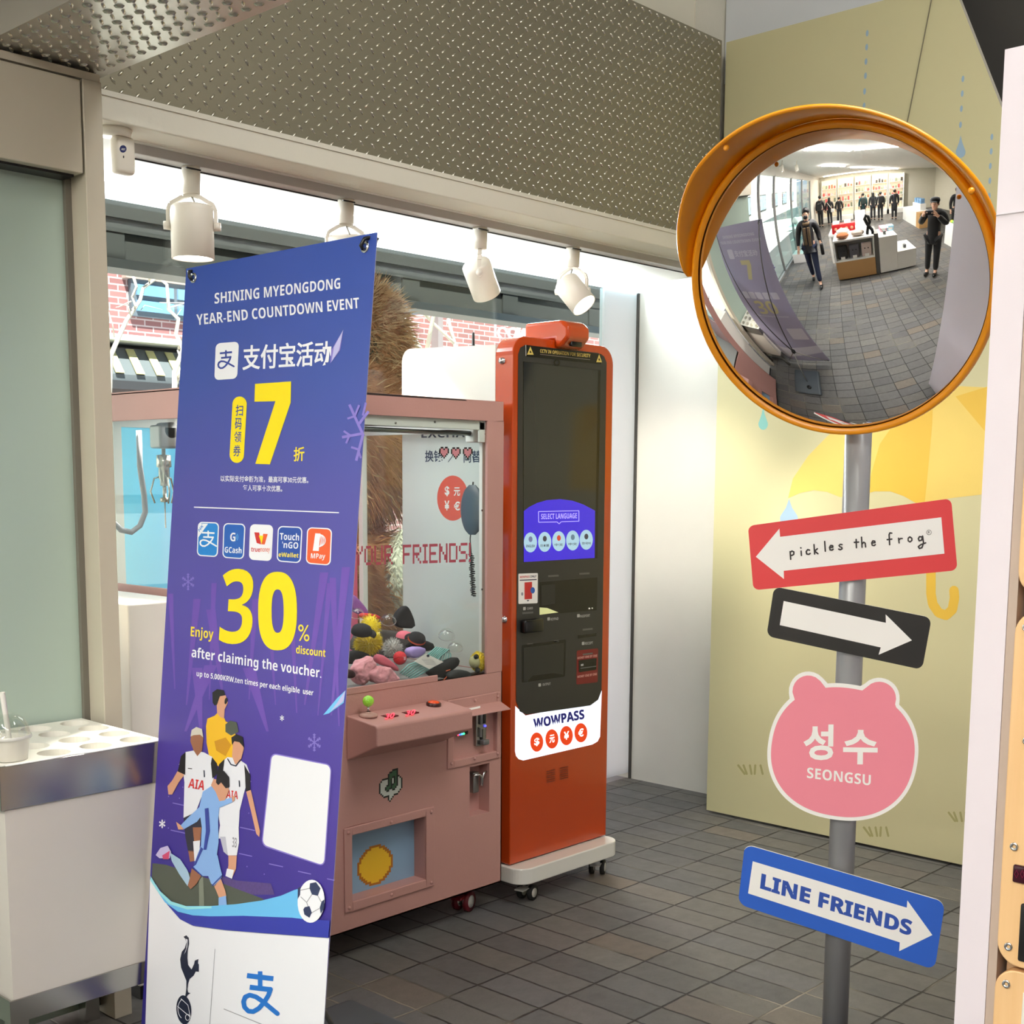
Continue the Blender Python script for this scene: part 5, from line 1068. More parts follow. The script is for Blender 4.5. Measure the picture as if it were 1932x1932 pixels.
D.ell(950, 1462, 16, 14, TNV, 2); D.mb.build('card_tag', tc_, fix=False)
# ================================================================ TRACK LIGHTS
tk = thing('lighting_track', 'long white ceiling track carrying the spotlights above the window', 'light track', (3.5, 3.38, 2.42))
MB().box(2.00, 5.03, 3.350, 3.405, 2.408, 2.436, mat('track_grey', (178, 174, 172), .4)).build('rail', tk, bevel=.002)
MB().box(2.00, 5.03, 3.403, 3.407, 2.404, 2.410, M_BLACK).build('slot', tk)
M_LAMP = mat('lamp_white', (228, 222, 210), .38)
def spot(label, X, aim, face, lit, sc=1.0, power=0):
    """aim: pointing direction of the head; face: direction the yoke plane faces"""
    Y = 3.378; zt = 2.408; t = thing('track_spotlight', label, 'spotlight', (X, Y, zt), 'track spotlights above the window')
    a = MB().cyl((X, Y, zt-.075), (X, Y, zt), .026, M_LAMP, .027, 18); ad = a.build('adapter', t)
    MB().box(X-.034, X+.016, Y-.029, Y-.024, zt-.012, zt-.008, M_BLACK).build('locking_lever', ad)
    fc = Vector(face).normalized(); sd_ = Vector((0, 0, 1)).cross(fc).normalized()
    w = .064*sc; top_ = Vector((X, Y, zt-.078)); piv = Vector((X, Y, zt-.168))
    for s_ in (-1, 1):
        pts = [top_, top_+sd_*s_*w*.35+Vector((0, 0, -.006)), top_+sd_*s_*w*.9+Vector((0, 0, -.028)), top_+sd_*s_*w+Vector((0, 0, -.045)), piv+sd_*s_*w]
        b = MB()
        for p, q in zip(pts, pts[1:]):
            d = (q-p).normalized(); e = fc*.0075; g = d.cross(fc).normalized()*.0055
            b.add([p-e-g, p+e-g, p+e+g, p-e+g, q-e-g, q+e-g, q+e+g, q-e+g], [(0, 1, 2, 3), (4, 7, 6, 5), (0, 4, 5, 1), (1, 5, 6, 2), (2, 6, 7, 3), (3, 7, 4, 0)], M_LAMP)
        b.build('yoke', t)
        MB().cyl(piv+sd_*s_*(w-.006), piv+sd_*s_*(w+.014), .014, M_LAMP, .012, 16).build('pivot_knob', t)
    A = Vector(aim).normalized(); r = .058*sc; L = .142*sc; o = piv-A*L*.38
    MB().lathe([(.0, 0), (r*.9, 0), (r*.98, .006), (r, .014), (r, L), (r*.94, L), (r*.92, L-.004), (r*.90, L*.80), (.0, L*.80)], o, A, M_LAMP, 32).build('lamp_head', t)
    bulb = MB().lathe([(.0, L*.81), (r*.62, L*.81), (r*.86, L*.93)], o, A, mat('lamp_on', (255, 250, 238), .4, emit=9.0 if lit else 2.0, var=0) if lit else mat('lamp_dim', (255, 248, 236), .4, emit=2.0, var=0), 28).build('lamp_glow', t)
    MB().tube([top_+Vector((0, 0, -.003)), top_+sd_*.022+Vector((0, 0, -.055)), top_-sd_*.02+Vector((0, 0, -.06)), o+sd_*.008, o+A*.004], .0032, mat('flex_grey', (176, 172, 166), .5), 8).build('flex', t)
    p = o+A*(L+.004)
    light('spotlight_beam', 'SPOT', p, power, (1, .93, .80), to=p+A, angle=1.5, radius=.045)
CAMD = (-.73, -.68, 0)
spot('nearest white track spotlight hanging straight down left of the banner top', 2.222, (0, 0, -1), (-.62, -.78, 0), True, 1.08, 150)
spot('white track spotlight half hidden behind the top edge of the banner', 2.812, (.22, .20, -1), (-.5, -.86, 0), True, 1.0, 130)
spot('white track spotlight tilted down to the right over the furry plush', 3.443, (.70, .16, -.9), (.68, -.73, 0), True, .92, 70)
spot('rightmost white track spotlight with its glowing mouth visible', 3.968, (.10, -.66, -.72), (.86, .30, 0), True, .92, 60)
sn = thing('motion_sensor', 'white wall motion sensor with a round blue badge by the door column', 'sensor', (1.93, 3.27, 2.36))
MB().cyl((1.912, 3.27, 2.420), (1.912, 3.27, 2.437), .043, M_LAMP, .048).build('ceiling_plate', sn)
MB().rbox(1.905, 1.966, 3.252, 3.290, 2.322, 2.422, M_LAMP, .012).build('housing', sn)
D = Deco((0, 3.252, 0), (0, -1, 0), MB(), 0, 0, 1); D.ell(232, 281, 6.5, 7, mat('badge_blue', (30, 40, 100), .4), 1); D.text('ADT', (228.5, 283), (236, 284), (228.5, 279.5), SW, 2, .02); D.ell(233, 296, 1.2, 2.6, M_BLACK, 1); D.mb.build('badge', sn, fix=False)
# ================================================================ MIRROR STAND WITH SIGNS
ms = thing('mirror_signpost', 'grey signpost with a round convex mirror, orange hood and coloured arrow signs', 'signpost', (2.838, 1.511, 0))
MC, MR = Vector((3.27799348, 1.5767952, 2.19881131)), 0.78
def sph(x, y):
    d = ray(x, y).normalized(); oc = EYE-MC; b = oc.dot(d); return EYE+d*(-b-math.sqrt(b*b-oc.dot(oc)+MR*MR))
AX = (sph(1556, 557)-MC).normalized(); rM, rO = .334, .350
prof_ = [(0, MR)]+[(rM*i/14, math.sqrt(MR*MR-(rM*i/14)**2)) for i in range(1, 15)]
M_MIR, n_, l_, b_m = new_mat('mirror_silver'); b_m.inputs['Base Color'].default_value = (.93, .94, .95, 1); b_m.inputs['Metallic'].default_value = 1; b_m.inputs['Roughness'].default_value = 0.0
def disc(prof, m, n=64):
    k = MB(); e = AX.cross(Vector((0, 0, 1))).normalized(); g = e.cross(AX)
    vs = [MC+AX*prof[0][1]]; fs = []
    for r, h in prof[1:]:
        for i in range(n): vs.append(MC+AX*h+(e*math.cos(2*PI*i/n)+g*math.sin(2*PI*i/n))*r)
    fs = [(0, 1+i, 1+(i+1) % n) for i in range(n)]
    for q in range(len(prof)-2): fs += [(1+q*n+i, 1+(q+1)*n+i, 1+(q+1)*n+(i+1) % n, 1+q*n+(i+1) % n) for i in range(n)]
    return k.add(vs, fs, m, True)
mo = disc([(0, MR)]+[(rM*i/40, math.sqrt(MR*MR-(rM*i/40)**2)) for i in range(1, 41)], M_MIR, 128).build('convex_mirror', ms)
hR = math.sqrt(MR*MR-rM*rM)
M_HOOD = mat('hood_orange', (234, 150, 14), .28, spec=.5, var=.05, coat=.2)
e_ = AX.cross(Vector((0, 0, 1))).normalized(); g_ = e_.cross(AX)   # e_: to one side, g_: up the disc
def rim(t, r, h): return MC+AX*(hR+h)+(e_*math.cos(t)+g_*math.sin(t))*r
k = MB(); N = 96; vs = []; fs = []; sec = [(rM-.002, .004), (rM+.006, .012), (rO-.004, .010), (rO, .0), (rO-.002, -.022), (rM-.01, -.03)]
for i in range(N):
    for r, h in sec: vs.append(rim(2*PI*i/N, r, h))
S = len(sec)
for i in range(N):
    for j in range(S-1): fs.append((i*S+j, ((i+1) % N)*S+j, ((i+1) % N)*S+j+1, i*S+j+1))
k.add(vs, fs, M_HOOD, True).build('rim', ms)
MB().lathe([(rM, -.004), (rM*.96, -.03), (rM*.6, -.06), (.05, -.075), (0, -.075)], MC+AX*hR, AX, mat('mirror_back', (150, 120, 60), .5), 48).build('back_shell', ms)
# hood: wraps the upper part, deepest at the top
k = MB(); vs = []; fs = []; T0, T1 = HOOD = (math.radians(8), math.radians(190)); n1 = 72
def hood_d(u): return .112*min(1, (math.sin(PI*u))**.62*1.02)
for i in range(n1+1):
    u = i/n1; t = T0+(T1-T0)*u; d = hood_d(u); fl = .034*min(1, math.sin(PI*u)*1.6)
    ring = [(rO, -.004), (rO+.004+fl*.35, d*.45), (rO+.004+fl, d), (rO+.009+fl, d+.005), (rO+.013+fl, d), (rO+.013+fl*.35, d*.45), (rO+.010, -.008)]
    for r, h in ring: vs.append(rim(t, r, h))
S = 7
for i in range(n1):
    for j in range(S-1): fs.append((i*S+j, (i+1)*S+j, (i+1)*S+j+1, i*S+j+1))
k.add(vs, fs, M_HOOD, True); hood = k.build('hood', ms)
for u in (.30, .78): 
    q = rim(T0+(T1-T0)*u, rO+.028, .10); MB().ell(q, .007, M_HOOD, 8, 6).build('bolt', hood)
PX, PY = 2.838, 1.511
M_GP2 = mat('pole_grey_paint', (150, 152, 154), .3, .2, coat=.2)
MB().cyl((PX, PY, 0.03), (PX, PY, 2.06), .0318, M_GP2, n=32).build('pole', ms)
MB().tube([(PX, PY, 1.93), (PX+.02, PY, 1.95), MC+AX*(hR-.07)], .02, M_GP2).build('bracket', ms)
MB().lathe([(.0, .0), (.20, .0), (.20, .02), (.18, .035), (.04, .045), (.03, .07)], (PX, PY, 0), (0, 0, 1), mat('base_dark', (60, 60, 62), .5), 40).build('base', ms)
SN = Vector((-PX, -PY, 0)).normalized(); SP = Vector((PX, PY, 1))+SN*.045
SRED = mat('sign_red', (214, 62, 66), .4, var=0); SBLK = mat('sign_black', (26, 26, 25), .4, var=0); SBLU = mat('sign_blue', (40, 92, 190), .4, var=0); SPNK = mat('sign_pink', (232, 138, 154), .4, var=0); SWHT = mat('sign_offwhite', (240, 240, 236), .4, var=0); SINK = mat('sign_ink', (40, 34, 36), .4, var=0); SBL2 = mat('sign_text_blue', (44, 78, 164), .4, var=0)
def sign(label, outline, m, draw, o):
    D = Deco(SP, SN, MB(), *o); P = [D.P(x, y, 0) for x, y in outline]
    D.mb.prism(P, -SN*.006, m, SWHT)
    draw(D); s_ = D.mb.build('sign_panel', ms, fix=False); s_['label'] = label
    for y0 in (0,): MB().box(-.02, .02, -.01, .01, -.02, .02, M_STEEL)
    return s_
def rcorn(TL, TR, BR, BL, r, rv):
    out = []
    def bi(u, v): return tuple((TL[i]*(1-u)+TR[i]*u)*(1-v)+(BL[i]*(1-u)+BR[i]*u)*v for i in (0, 1))
    for cu, cv, a in ((r, rv, PI), (1-r, rv, 1.5*PI), (1-r, 1-rv, 0), (r, 1-rv, .5*PI)):
        for q in range(7): an = a+q*PI/12; out.append(bi(cu+r*math.cos(an), cv+rv*math.sin(an)))
    return out
HW = {'p': [[(0, 0), (4, 52)], [(0, 6), (12, -4), (24, 2), (24, 18), (12, 26), (3, 24)]], 'i': [[(0, 4), (2, 34)], [(-2, -18), (-1, -16)]], 'c': [[(22, 2), (10, -2), (0, 12), (4, 28), (18, 30), (26, 24)]], 'k': [[(0, -30), (4, 34)], [(22, -2), (4, 14), (26, 32)]], 'l': [[(0, -34), (4, 32)]],
      'e': [[(0, 12), (22, 8), (20, -2), (8, -4), (0, 10), (4, 26), (16, 28), (24, 22)]], 's': [[(22, -2), (10, -4), (2, 4), (8, 12), (20, 16), (22, 26), (10, 32), (0, 28)]], 't': [[(10, -26), (12, 30)], [(-2, -6), (26, -8)]], 'h': [[(0, -36), (4, 32)], [(4, 10), (14, -2), (24, 4), (27, 30)]], 'f': [[(26, -44), (14, -46), (8, -34), (12, 34)], [(-4, 0), (26, -4)]], 'r': [[(0, -2), (4, 30)], [(3, 10), (12, 0), (24, 0)]],
      'o': [[(12, -4), (2, 6), (2, 22), (14, 30), (26, 20), (26, 6), (14, -4), (12, -4)]], 'g': [[(24, 0), (8, -2), (0, 12), (6, 26), (22, 22), (28, -6), (34, 40), (24, 72), (8, 78), (0, 66), (16, 52), (48, 40)]]}
def d_red(D):
    D.poly([(178, 968), (350, 762), (355, 822), (1530, 680), (1553, 945), (382, 1070), (383, 1130)], SWHT, 1)
    for k_, (ch, x) in enumerate(zip('picklesthefrog', (428, 508, 545, 602, 680, 715, 782, 898, 948, 1022, 1140, 1218, 1286, 1362))):
        b_ = 920-(x-428)*.108+(4 if ch == 'g' else 0)
        for st in HW[ch]: D.line([(x+a*1.12, b_+c*1.08+ (10 if ch in 'pick' else 0)) for a, c in st], 11, SINK, 2+.3*(k_ % 3))
    D.ring(1440, 790, 19, 19, 3, SINK, 2, 20); D.text('R', (1433, 798), (1448, 797), (1433, 781), SINK, 2)
sign('red arrow sign pointing left', rcorn((120, 742), (1602, 542), (1648, 1066), (160, 1212), .032, .09), SRED, d_red, (1380, 800, 3.864))
sign('black arrow sign pointing right', rcorn((263, 387), (820, 497), (786, 681), (236, 562), .045, .14), SBLK, lambda D: D.poly([(297, 438), (658, 515), (657, 485), (750, 577), (632, 628), (640, 602), (283, 523)], SWHT, 1), (1320, 900, 1.8725))
def bear_out(gr):
    pts = []; c = (506, 972); an = math.radians(9)
    ears = [((384, 757), 68+gr-12), ((634, 783), 72+gr-12)]
    for i in range(144):
        t = 2*PI*i/144; dx, dy = math.cos(t), math.sin(t)
        best = 0
        a, b = dx*math.cos(an)+dy*math.sin(an), -dx*math.sin(an)+dy*math.cos(an)
        p = 2.25; best = 1/((abs(a)/(253+gr))**p+(abs(b)/(227+gr))**p)**(1/p)
        for (ex, ey), r in ears:
            ox, oy = ex-c[0], ey-c[1]; bq = ox*dx+oy*dy; cc = ox*ox+oy*oy-r*r
            if bq*bq-cc > 0 and bq > 0: best = max(best, bq+math.sqrt(bq*bq-cc))
        pts.append((c[0]+dx*best, c[1]+dy*best))
    return pts
def d_bear(D):
    D.poly(bear_out(0), SPNK, 1)
    D.text('성', (366, 1000), (472, 1000), (368, 874), SWHT, 2, .03); D.text('수', (506, 1014), (628, 1016), (508, 892), SWHT, 2, .03)
    D.text(bold('SEONGSU'), (379, 1063), (604, 1090), (380, 1025), SWHT, 2)
sign('pink bear-head-shaped sign with white outline', bear_out(13), SWHT, d_bear, (1320, 900, 1.8725))
def d_blue(D):
    D.poly([(85, 272), (1305, 640), (1310, 582), (1508, 857), (1245, 985), (1250, 915), (48, 527)], SWHT, 1)
    D.text(bold('LINE FRIENDS'), (142, 488), (1338, 866), (156, 366), SBL2, 2, .026)
sign('blue arrow sign pointing right', rcorn((22, 138), (1610, 596), (1526, 1134), (-32, 612), .045, .13), SBLU, d_blue, (1400, 1560, 4.2))
cbw = MB().tube([onX(1762, -30, 4.752), onX(1757, 2, 4.752), onX(1736, 108, 4.752), onX(1715, 215, 4.752), onX(1690, 330, 4.752)], .0022, mat('thin_cable', (110, 104, 84), .5), 6).build('wall_cable'); tag(cbw, 'thin dark cable running slanted down the mural above the mirror', 'cable')
# ================================================================ PARTITION, WOODEN MACHINE
slab('wall_partition', 2.30, 4.70, .916, .974, 0, 2.249, mat('partition_white', (226, 218, 226), .45))
slab('trim_11', 2.2985, 2.31, .9155, .9745, 1.968, 1.9695, mat('joint_grey', (170, 164, 168), .5))
slab('wall_partition_side', 2.302, 4.70, .899, .9155, 0, 2.245, mat('taupe_board', (186, 168, 154), .5))
wd = thing('wooden_game_machine', 'light wood fronted coin machine behind the white partition at the right picture edge', 'coin machine', (2.62, .55, 0))
m, n, l, b = new_mat('light_ply'); tcx = n.new('ShaderNodeTexCoord'); mp = n.new('ShaderNodeMapping'); mp.inputs['Scale'].default_value = (6, 22, 1.2); nw = n.new('ShaderNodeTexNoise'); nw.inputs['Scale'].default_value = 3; nw.inputs['Detail'].default_value = 6
rp = n.new('ShaderNodeValToRGB'); rp.color_ramp.elements[0].color = lin((226, 182, 128)); rp.color_ramp.elements[1].color = lin((238, 200, 150)); l.new(tcx.outputs['Object'], mp.inputs[0]); l.new(mp.outputs[0], nw.inputs[0]); l.new(nw.outputs['Fac'], rp.inputs[0]); l.new(rp.outputs[0], b.inputs['Base Color']); b.inputs['Roughness'].default_value = .4
M_PLY = m
MB().box(2.327, 2.85, .12, .890, 0.0, 2.2, mat('machine_carcass', (196, 160, 120), .5)).build('carcass', wd)
def wpanel(z0, z1, r=.042):
    y1, y0 = .8965, .16; p = arc(y0+r, z0+r, r, r, PI, 1.5*PI, 8)+arc(y1-r, z0+r, r, r, 1.5*PI, 2*PI, 8)+arc(y1-r, z1-r, r, r, 0, .5*PI, 8)+arc(y0+r, z1-r, r, r, .5*PI, PI, 8)
    f = MB().prism([(2.290, y, z) for y, z in p], (.032, 0, 0), M_PLY, mat('ply_edge', (206, 156, 104), .5)).build('wood_panel', wd, bevel=.003)
    for y, z in ((y1-.022, z0+.035), (y1-.022, z1-.030), (y1-.022, z0+.225), (y1-.034, z1-.235)):
        if z0 < z < z1: MB().lathe([(.003, -.001), (.005, -.0035), (.0075, -.003), (.008, .001)], (2.290, y, z), (1, 0, 0), M_CHR, 14).build('screw', f)
    return f
f = wpanel(.614, 1.272); wpanel(1.300, 2.15); f2 = wpanel(.03, .607)
MB().rbox(2.284, 2.295, .70, .873, .774, .807, mat('display_dark_red', (50, 8, 24), .15), .003).build('led_display', f)
D = Deco((2.2838, 0, 0), (-1, 0, 0), MB(), 0, 0, 1)
for x in (1918, 1929): D.ring(x, 1649, 4.2, 8, 1.2, mat('digit_off', (110, 14, 50), .3, emit=.2), 1, 4)
D.mb.build('digits', f, fix=False)
MB().rbox(2.284, 2.30, .70, .8556, .628, .737, M_BLACK, .004).build('coin_slot', f)
MB().box(2.286, 2.292, .70, .842, .20, .570, M_WHITE).build('price_card', f2)
# ================================================================ GIANT PLUSH
gp = thing('giant_plush', 'huge shaggy brown furry plush looming behind the claw machine and kiosk', 'plush toy', (3.5, 4.45, 0))
m, n, l, b = new_mat('brown_fur'); b.inputs['Roughness'].default_value = .9
at_ = n.new('ShaderNodeNewGeometry'); nf = n.new('ShaderNodeTexNoise'); nf.inputs['Scale'].default_value = 7; nf.inputs['Detail'].default_value = 8; nf.inputs['Roughness'].default_value = .75; l.new(at_.outputs['Position'], nf.inputs[0])
rp = n.new('ShaderNodeValToRGB'); rp.color_ramp.elements[0].position = .30; rp.color_ramp.elements[0].color = lin((150, 86, 52)); rp.color_ramp.elements[1].position = .70; rp.color_ramp.elements[1].color = lin((236, 166, 116)); l.new(nf.outputs['Fac'], rp.inputs[0]); l.new(rp.outputs[0], b.inputs['Base Color'])
M_FUR = m; M_TIP = mat('fur_tip', (250, 208, 160), .9); M_WF = mat('white_fur', (236, 226, 210), .95)
vis = lambda p, nn: nn.dot((EYE-p).normalized()) > -.45 and p.x > 3.0 and p.x < 4.6
def furry(name, c, r, N, Ln, seed, tip=0, m1=None, cond=vis):
    k = MB().ell(c, r, m1 or M_FUR, 28, 18); fuzz(k, c, r, m1 or M_FUR, N, Ln, seed, .0035, None, .55, cond)
    if tip: fuzz(k, c, [x*1.02 for x in r], M_TIP, tip, Ln*1.1, seed+1, .003, None, .1, cond)
    return k.build(name, gp, fix=False)
ce = onY(690, 640, 4.42); furry('ear', ce, (.22, .10, .23), 5200, .07, 1, 2600)
MB().ell(onY(686, 662, 4.33), (.085, .03, .10), mat('plush_black', (20, 16, 16), .8)).build('ear_inner', gp)
ch_ = onY(600, 830, 4.45); furry('head', (ch_.x, 4.50, ch_.z), (.62, .40, .42), 9000, .08, 2, 500)
furry('body', (3.55, 4.52, .68), (.60, .42, .74), 14000, .09, 3, 0)
wb = onY(768, 1095, 4.12); furry('muzzle', (wb.x+.02, 4.16, wb.z), (.085, .05, .22), 1600, .03, 4, 0, M_WF)
# ================================================================ THE SHOP BEHIND (met in the mirror)
M_TB = mat('tube_on', (255, 250, 240), .4, emit=10.0, var=0)
for i, ((xa, ya), (xb, yb), pw) in enumerate(TUBES):
    t = thing('ceiling_tube', ['long white ceiling tube nearest the storefront glass', 'long white ceiling tube over the display island', 'white ceiling tube above the till counter', 'white ceiling tube further back by the storefront', 'longest white ceiling tube in the shop depth', 'short white ceiling tube at the far right corner', 'warm white light bar along the lit shelf wall'][i], 'ceiling light', ((xa+xb)/2, (ya+yb)/2, 3.0), 'ceiling tubes in the shop')
    d = Vector((xb-xa, yb-ya, 0)).normalized()
    MB().tube([Vector((xa, ya, 2.975)), Vector((xb, yb, 2.975))], .016, M_TB, 10).build('tube', t)
    s_ = Vector((-d.y, d.x, 0))*.035; a, b = Vector((xa, ya, 2.992)), Vector((xb, yb, 2.992))
    MB().prism([a-s_, a+s_, b+s_, b-s_], (0, 0, .008), M_CEIL).build('housing', t)
M_WD = mat('oak_front', (190, 148, 96), .5, var=.06, scale=3); M_WS = mat('shelf_white', (238, 238, 234), .4)
# display island
isl = thing('display_island', 'white and oak display island with an open shelf on the oak end', 'display unit', (-1.05, .87, 0))
MB().box(-1.42, -.70, .90, 1.85, .04, .50, M_WD).build('oak_base', isl); MB().box(-1.38, -.74, .0, 1.80, 0, .04, M_BLACK).build('plinth', isl)
s_ = MB().box(-1.42, -.70, .90, 1.85, .98, 1.02, M_WS).box(-1.42, -.70, .90, 1.85, .50, .53, M_WS).box(-1.42, -.70, .90, .93, .53, .98, M_WS).box(-1.42, -.70, 1.82, 1.85, .53, .98, M_WS).box(-1.42, -1.40, .90, 1.85, .53, .98, M_WS); s_.build('open_shelf', isl)
MB().box(-1.44, -.72, .80, .89, 0, 1.05, mat('dark_strip', (92, 92, 90), .4)).build('divider', isl)
MB().box(-1.42, -.70, .36, .79, .04, .95, M_WS).build('tall_block', isl); MB().box(-1.42, -.70, -.12, .355, .04, .52, M_WS).build('low_block', isl)
def pack(label, x, y, z, c, k):
    t = thing('hooded_pack', label, 'packaged goods', (x, y, z), 'packs on the island shelf')
    MB().rbox(x-.05, x+.05, y-.12, y+.12, z, z+.33, mat('pack_%d' % k, c, .5), .03).build('bag', t)
    MB().box(x+.05, x+.06, y-.05, y+.05, z, z+.07, M_WS).build('price_card', t)
    for dy in (-.04, .04): MB().ell((x+.05, y+dy, z+.2), (.008, .014, .016), M_BLACK, 8, 6).build('dot', t)
pack('dark pack in the open shelf of the island, left in the mirror', -.82, 1.66, .53, (40, 40, 42), 0); pack('grey pack in the middle of the open island shelf', -.82, 1.37, .53, (90, 90, 98), 1); pack('pale pink pack in the open shelf next to the dark divider', -.82, 1.08, .53, (214, 196, 190), 2)
def lump(name, label, cat, c, r, m, n=0, grp='goods on the display island'):
    k = MB().ell(c, r, m, 16, 10, None, .12, 3); return tag(k.build(name, None), label, cat, grp)
lump('plush_hat', 'brown fluffy hat on top of the oak end of the island', 'hat', (-.84, 1.62, 1.085), (.13, .15, .065), mat('hat_brown', (150, 92, 56), .95, bump=.6, bscale=60))
lump('fabric_bag', 'clear wrapped pale hat behind the brown hat', 'bag', (-1.15, 1.62, 1.10), (.13, .17, .08), mat('wrap_pale', (220, 218, 214), .25))
lump('fabric_bag', 'wrapped taupe hat in the middle of the island top', 'bag', (-.90, 1.26, 1.09), (.13, .16, .07), mat('wrap_taupe', (170, 156, 144), .4))
st = thing('scarf_stand', 'black looped scarf on a stand on the island', 'scarf', (-.88, 1.0, 1.02))
MB().tube([(-.88, 1.03, 1.03), (-.86, 1.01, 1.18), (-.87, .96, 1.30), (-.88, .99, 1.42), (-.88, 1.05, 1.45), (-.88, 1.08, 1.38), (-.86, 1.02, 1.25), (-.84, .92, 1.12), (-.84, .90, 1.03)], .036, mat('scarf_black', (20, 20, 20), .95), 10).build('loop', st)
for k, (x, y, z, c, lb_) in enumerate(((-1.2, .60, .95, (226, 150, 170), 'pink boxed goods on the tall white block'), (-1.2, .42, .95, (150, 196, 220), 'blue boxed goods beside the pink boxes'))):
    t = thing('goods_box', lb_, 'box', (x, y, z), 'boxed goods on the island'); MB().rbox(x-.10, x+.10, y-.085, y+.085, z, z+.13, mat('goods_%d' % k, c, .4), .008).build('box', t); MB().box(x+.10, x+.103, y-.05, y+.05, z+.03, z+.09, SW).build('label', t)
for y, z, lb_ in ((.62, .95, 'clear acrylic riser on the tall white block'), (.12, .52, 'clear acrylic riser with small goods on the low white block')):
    t = thing('acrylic_riser', lb_, 'riser', (-.88, y, z), 'acrylic risers'); MB().box(-.96, -.82, y-.09, y+.09, z, z+.16, M_CLR).build('riser', t); MB().box(-.93, -.85, y-.03, y+.03, z+.005, z+.09, mat('small_goods', (120, 120, 124), .5)).build('goods', t)
# second table
t2 = thing('display_table', 'white display table with a red gift box behind the island', 'table', (-2.2, 1.5, 0)); MB().box(-2.6, -1.8, .9, 2.1, .82, .88, M_WS).build('top', t2)
for x in (-2.56, -1.84):
    for y in (.94, 2.06): MB().box(x-.03, x+.03, y-.03, y+.03, 0, .82, M_WS).build('leg', t2)
rb = thing('gift_box', 'red gift box row with four round medallions', 'box', (-1.9, 1.62, .88)); MB().rbox(-2.05, -1.82, 1.28, 1.98, .88, 1.14, mat('gift_red', (176, 28, 32), .4), .008).build('box', rb)
for i in range(4): MB().ell((-1.82, 1.38+.16*i, 1.01), (.008, .045, .045), mat('medallion', (214, 150, 120), .4), 12, 8).build('medallion', rb)
nb_ = thing('notice_board', 'white paper notice in an acrylic stand above the red box', 'notice', (-2.1, 1.1, .88)); MB().box(-2.11, -2.10, .95, 1.27, 1.0, 1.42, SW).build('sheet', nb_); MB().box(-2.16, -2.06, .98, 1.24, .88, 1.0, M_CLR).build('foot', nb_)
for k, (y, z) in enumerate(((1.9, 1.14), (1.55, 1.14))):
    tag(MB().rbox(-2.04, -1.84, y-.15, y+.05, z, z+.07, M_WS, .006).build('carton'), ['white carton on the red gift box nearer the glass', 'white carton on the middle of the red gift box'][k], 'carton', 'cartons on the gift box')
# till counter
tl = thing('till_counter', 'white and oak till counter with a step at its end', 'counter', (-1.2, -2.1, 0))
MB().box(-1.76, -1.22, -2.6, -1.58, .0, .72, M_WS).build('white_part', tl); MB().box(-1.22, -.72, -2.6, -1.64, 0, .72, M_WD).build('oak_part', tl); MB().box(-1.10, -.72, -2.6, -1.75, .72, .95, M_WS).build('step', tl)
mo_ = thing('till_screen', 'grey till touch screen on the counter', 'screen', (-1.9, -2.2, .72)); MB().cyl((-1.45, -2.2, .72), (-1.45, -2.2, 1.0), .03, M_STEEL).build('stand', mo_); MB().prism([(-1.40, -2.42, 1.0), (-1.40, -1.98, 1.0), (-1.52, -1.98, 1.24), (-1.52, -2.42, 1.24)], (-.02, 0, -.01), mat('screen_back', (70, 72, 74), .3)).build('screen', mo_)
for k in range(9):
    x, y = -1.62+.09*(k % 5), -1.72-.14*(k//5); tag(MB().ell((x, y, .765), (.055, .06, .045), mat('plush_small_%d' % (k % 3), ((210, 210, 70), (130, 180, 90), (226, 220, 190))[k % 3], .9), 10, 8).build('small_plush'), 'small soft plush in yellow, green or cream heaped on the till counter', 'plush toy', 'small plushes on the till counter')
# far counter, glass case
fc = thing('side_counter', 'white counter with oak end and stacked blue goods further back', 'counter', (-5, -1.9, 0)); MB().box(-6.3, -4.3, -2.3, -1.58, 0, .70, M_WS).build('body', fc); MB().box(-4.3, -3.9, -2.3, -1.58, 0, .70, M_WD).build('oak_end', fc); MB().box(-5.6, -4.6, -2.2, -1.9, .70, 1.0, M_WS).build('riser', fc)
for k in range(6): tag(MB().box(-5.5+.3*(k % 3), -5.26+.3*(k % 3), -2.15, -1.95, 1.0+.12*(k//3), 1.11+.12*(k//3), mat('blue_goods', (120, 160, 200), .5)).build('blue_pack'), 'blue goods pack stacked on the riser of the side counter', 'pack', 'blue packs on the side counter')
gc = thing('glass_case', 'tall glass display case on a white plinth by the storefront', 'display case', (-2.4, 3.35, 0)); MB().box(-2.62, -2.18, 3.1, 3.6, 0, .30, M_WS).build('plinth', gc); MB().box(-2.60, -2.20, 3.12, 3.58, .30, 1.75, glass('case_glass', (232, 246, 246), .08)).build('glass', gc)
for z in (.75, 1.2): MB().box(-2.59, -2.21, 3.13, 3.57, z, z+.012, glass('shelf_glass', (214, 236, 234), .1)).build('shelf', gc)
fx = lump('display_figure', 'white display figure on the upper glass shelf of the case', 'figure', (-2.4, 3.35, 1.34), (.10, .10, .125), M_WS, 0, 'figures in the glass case')
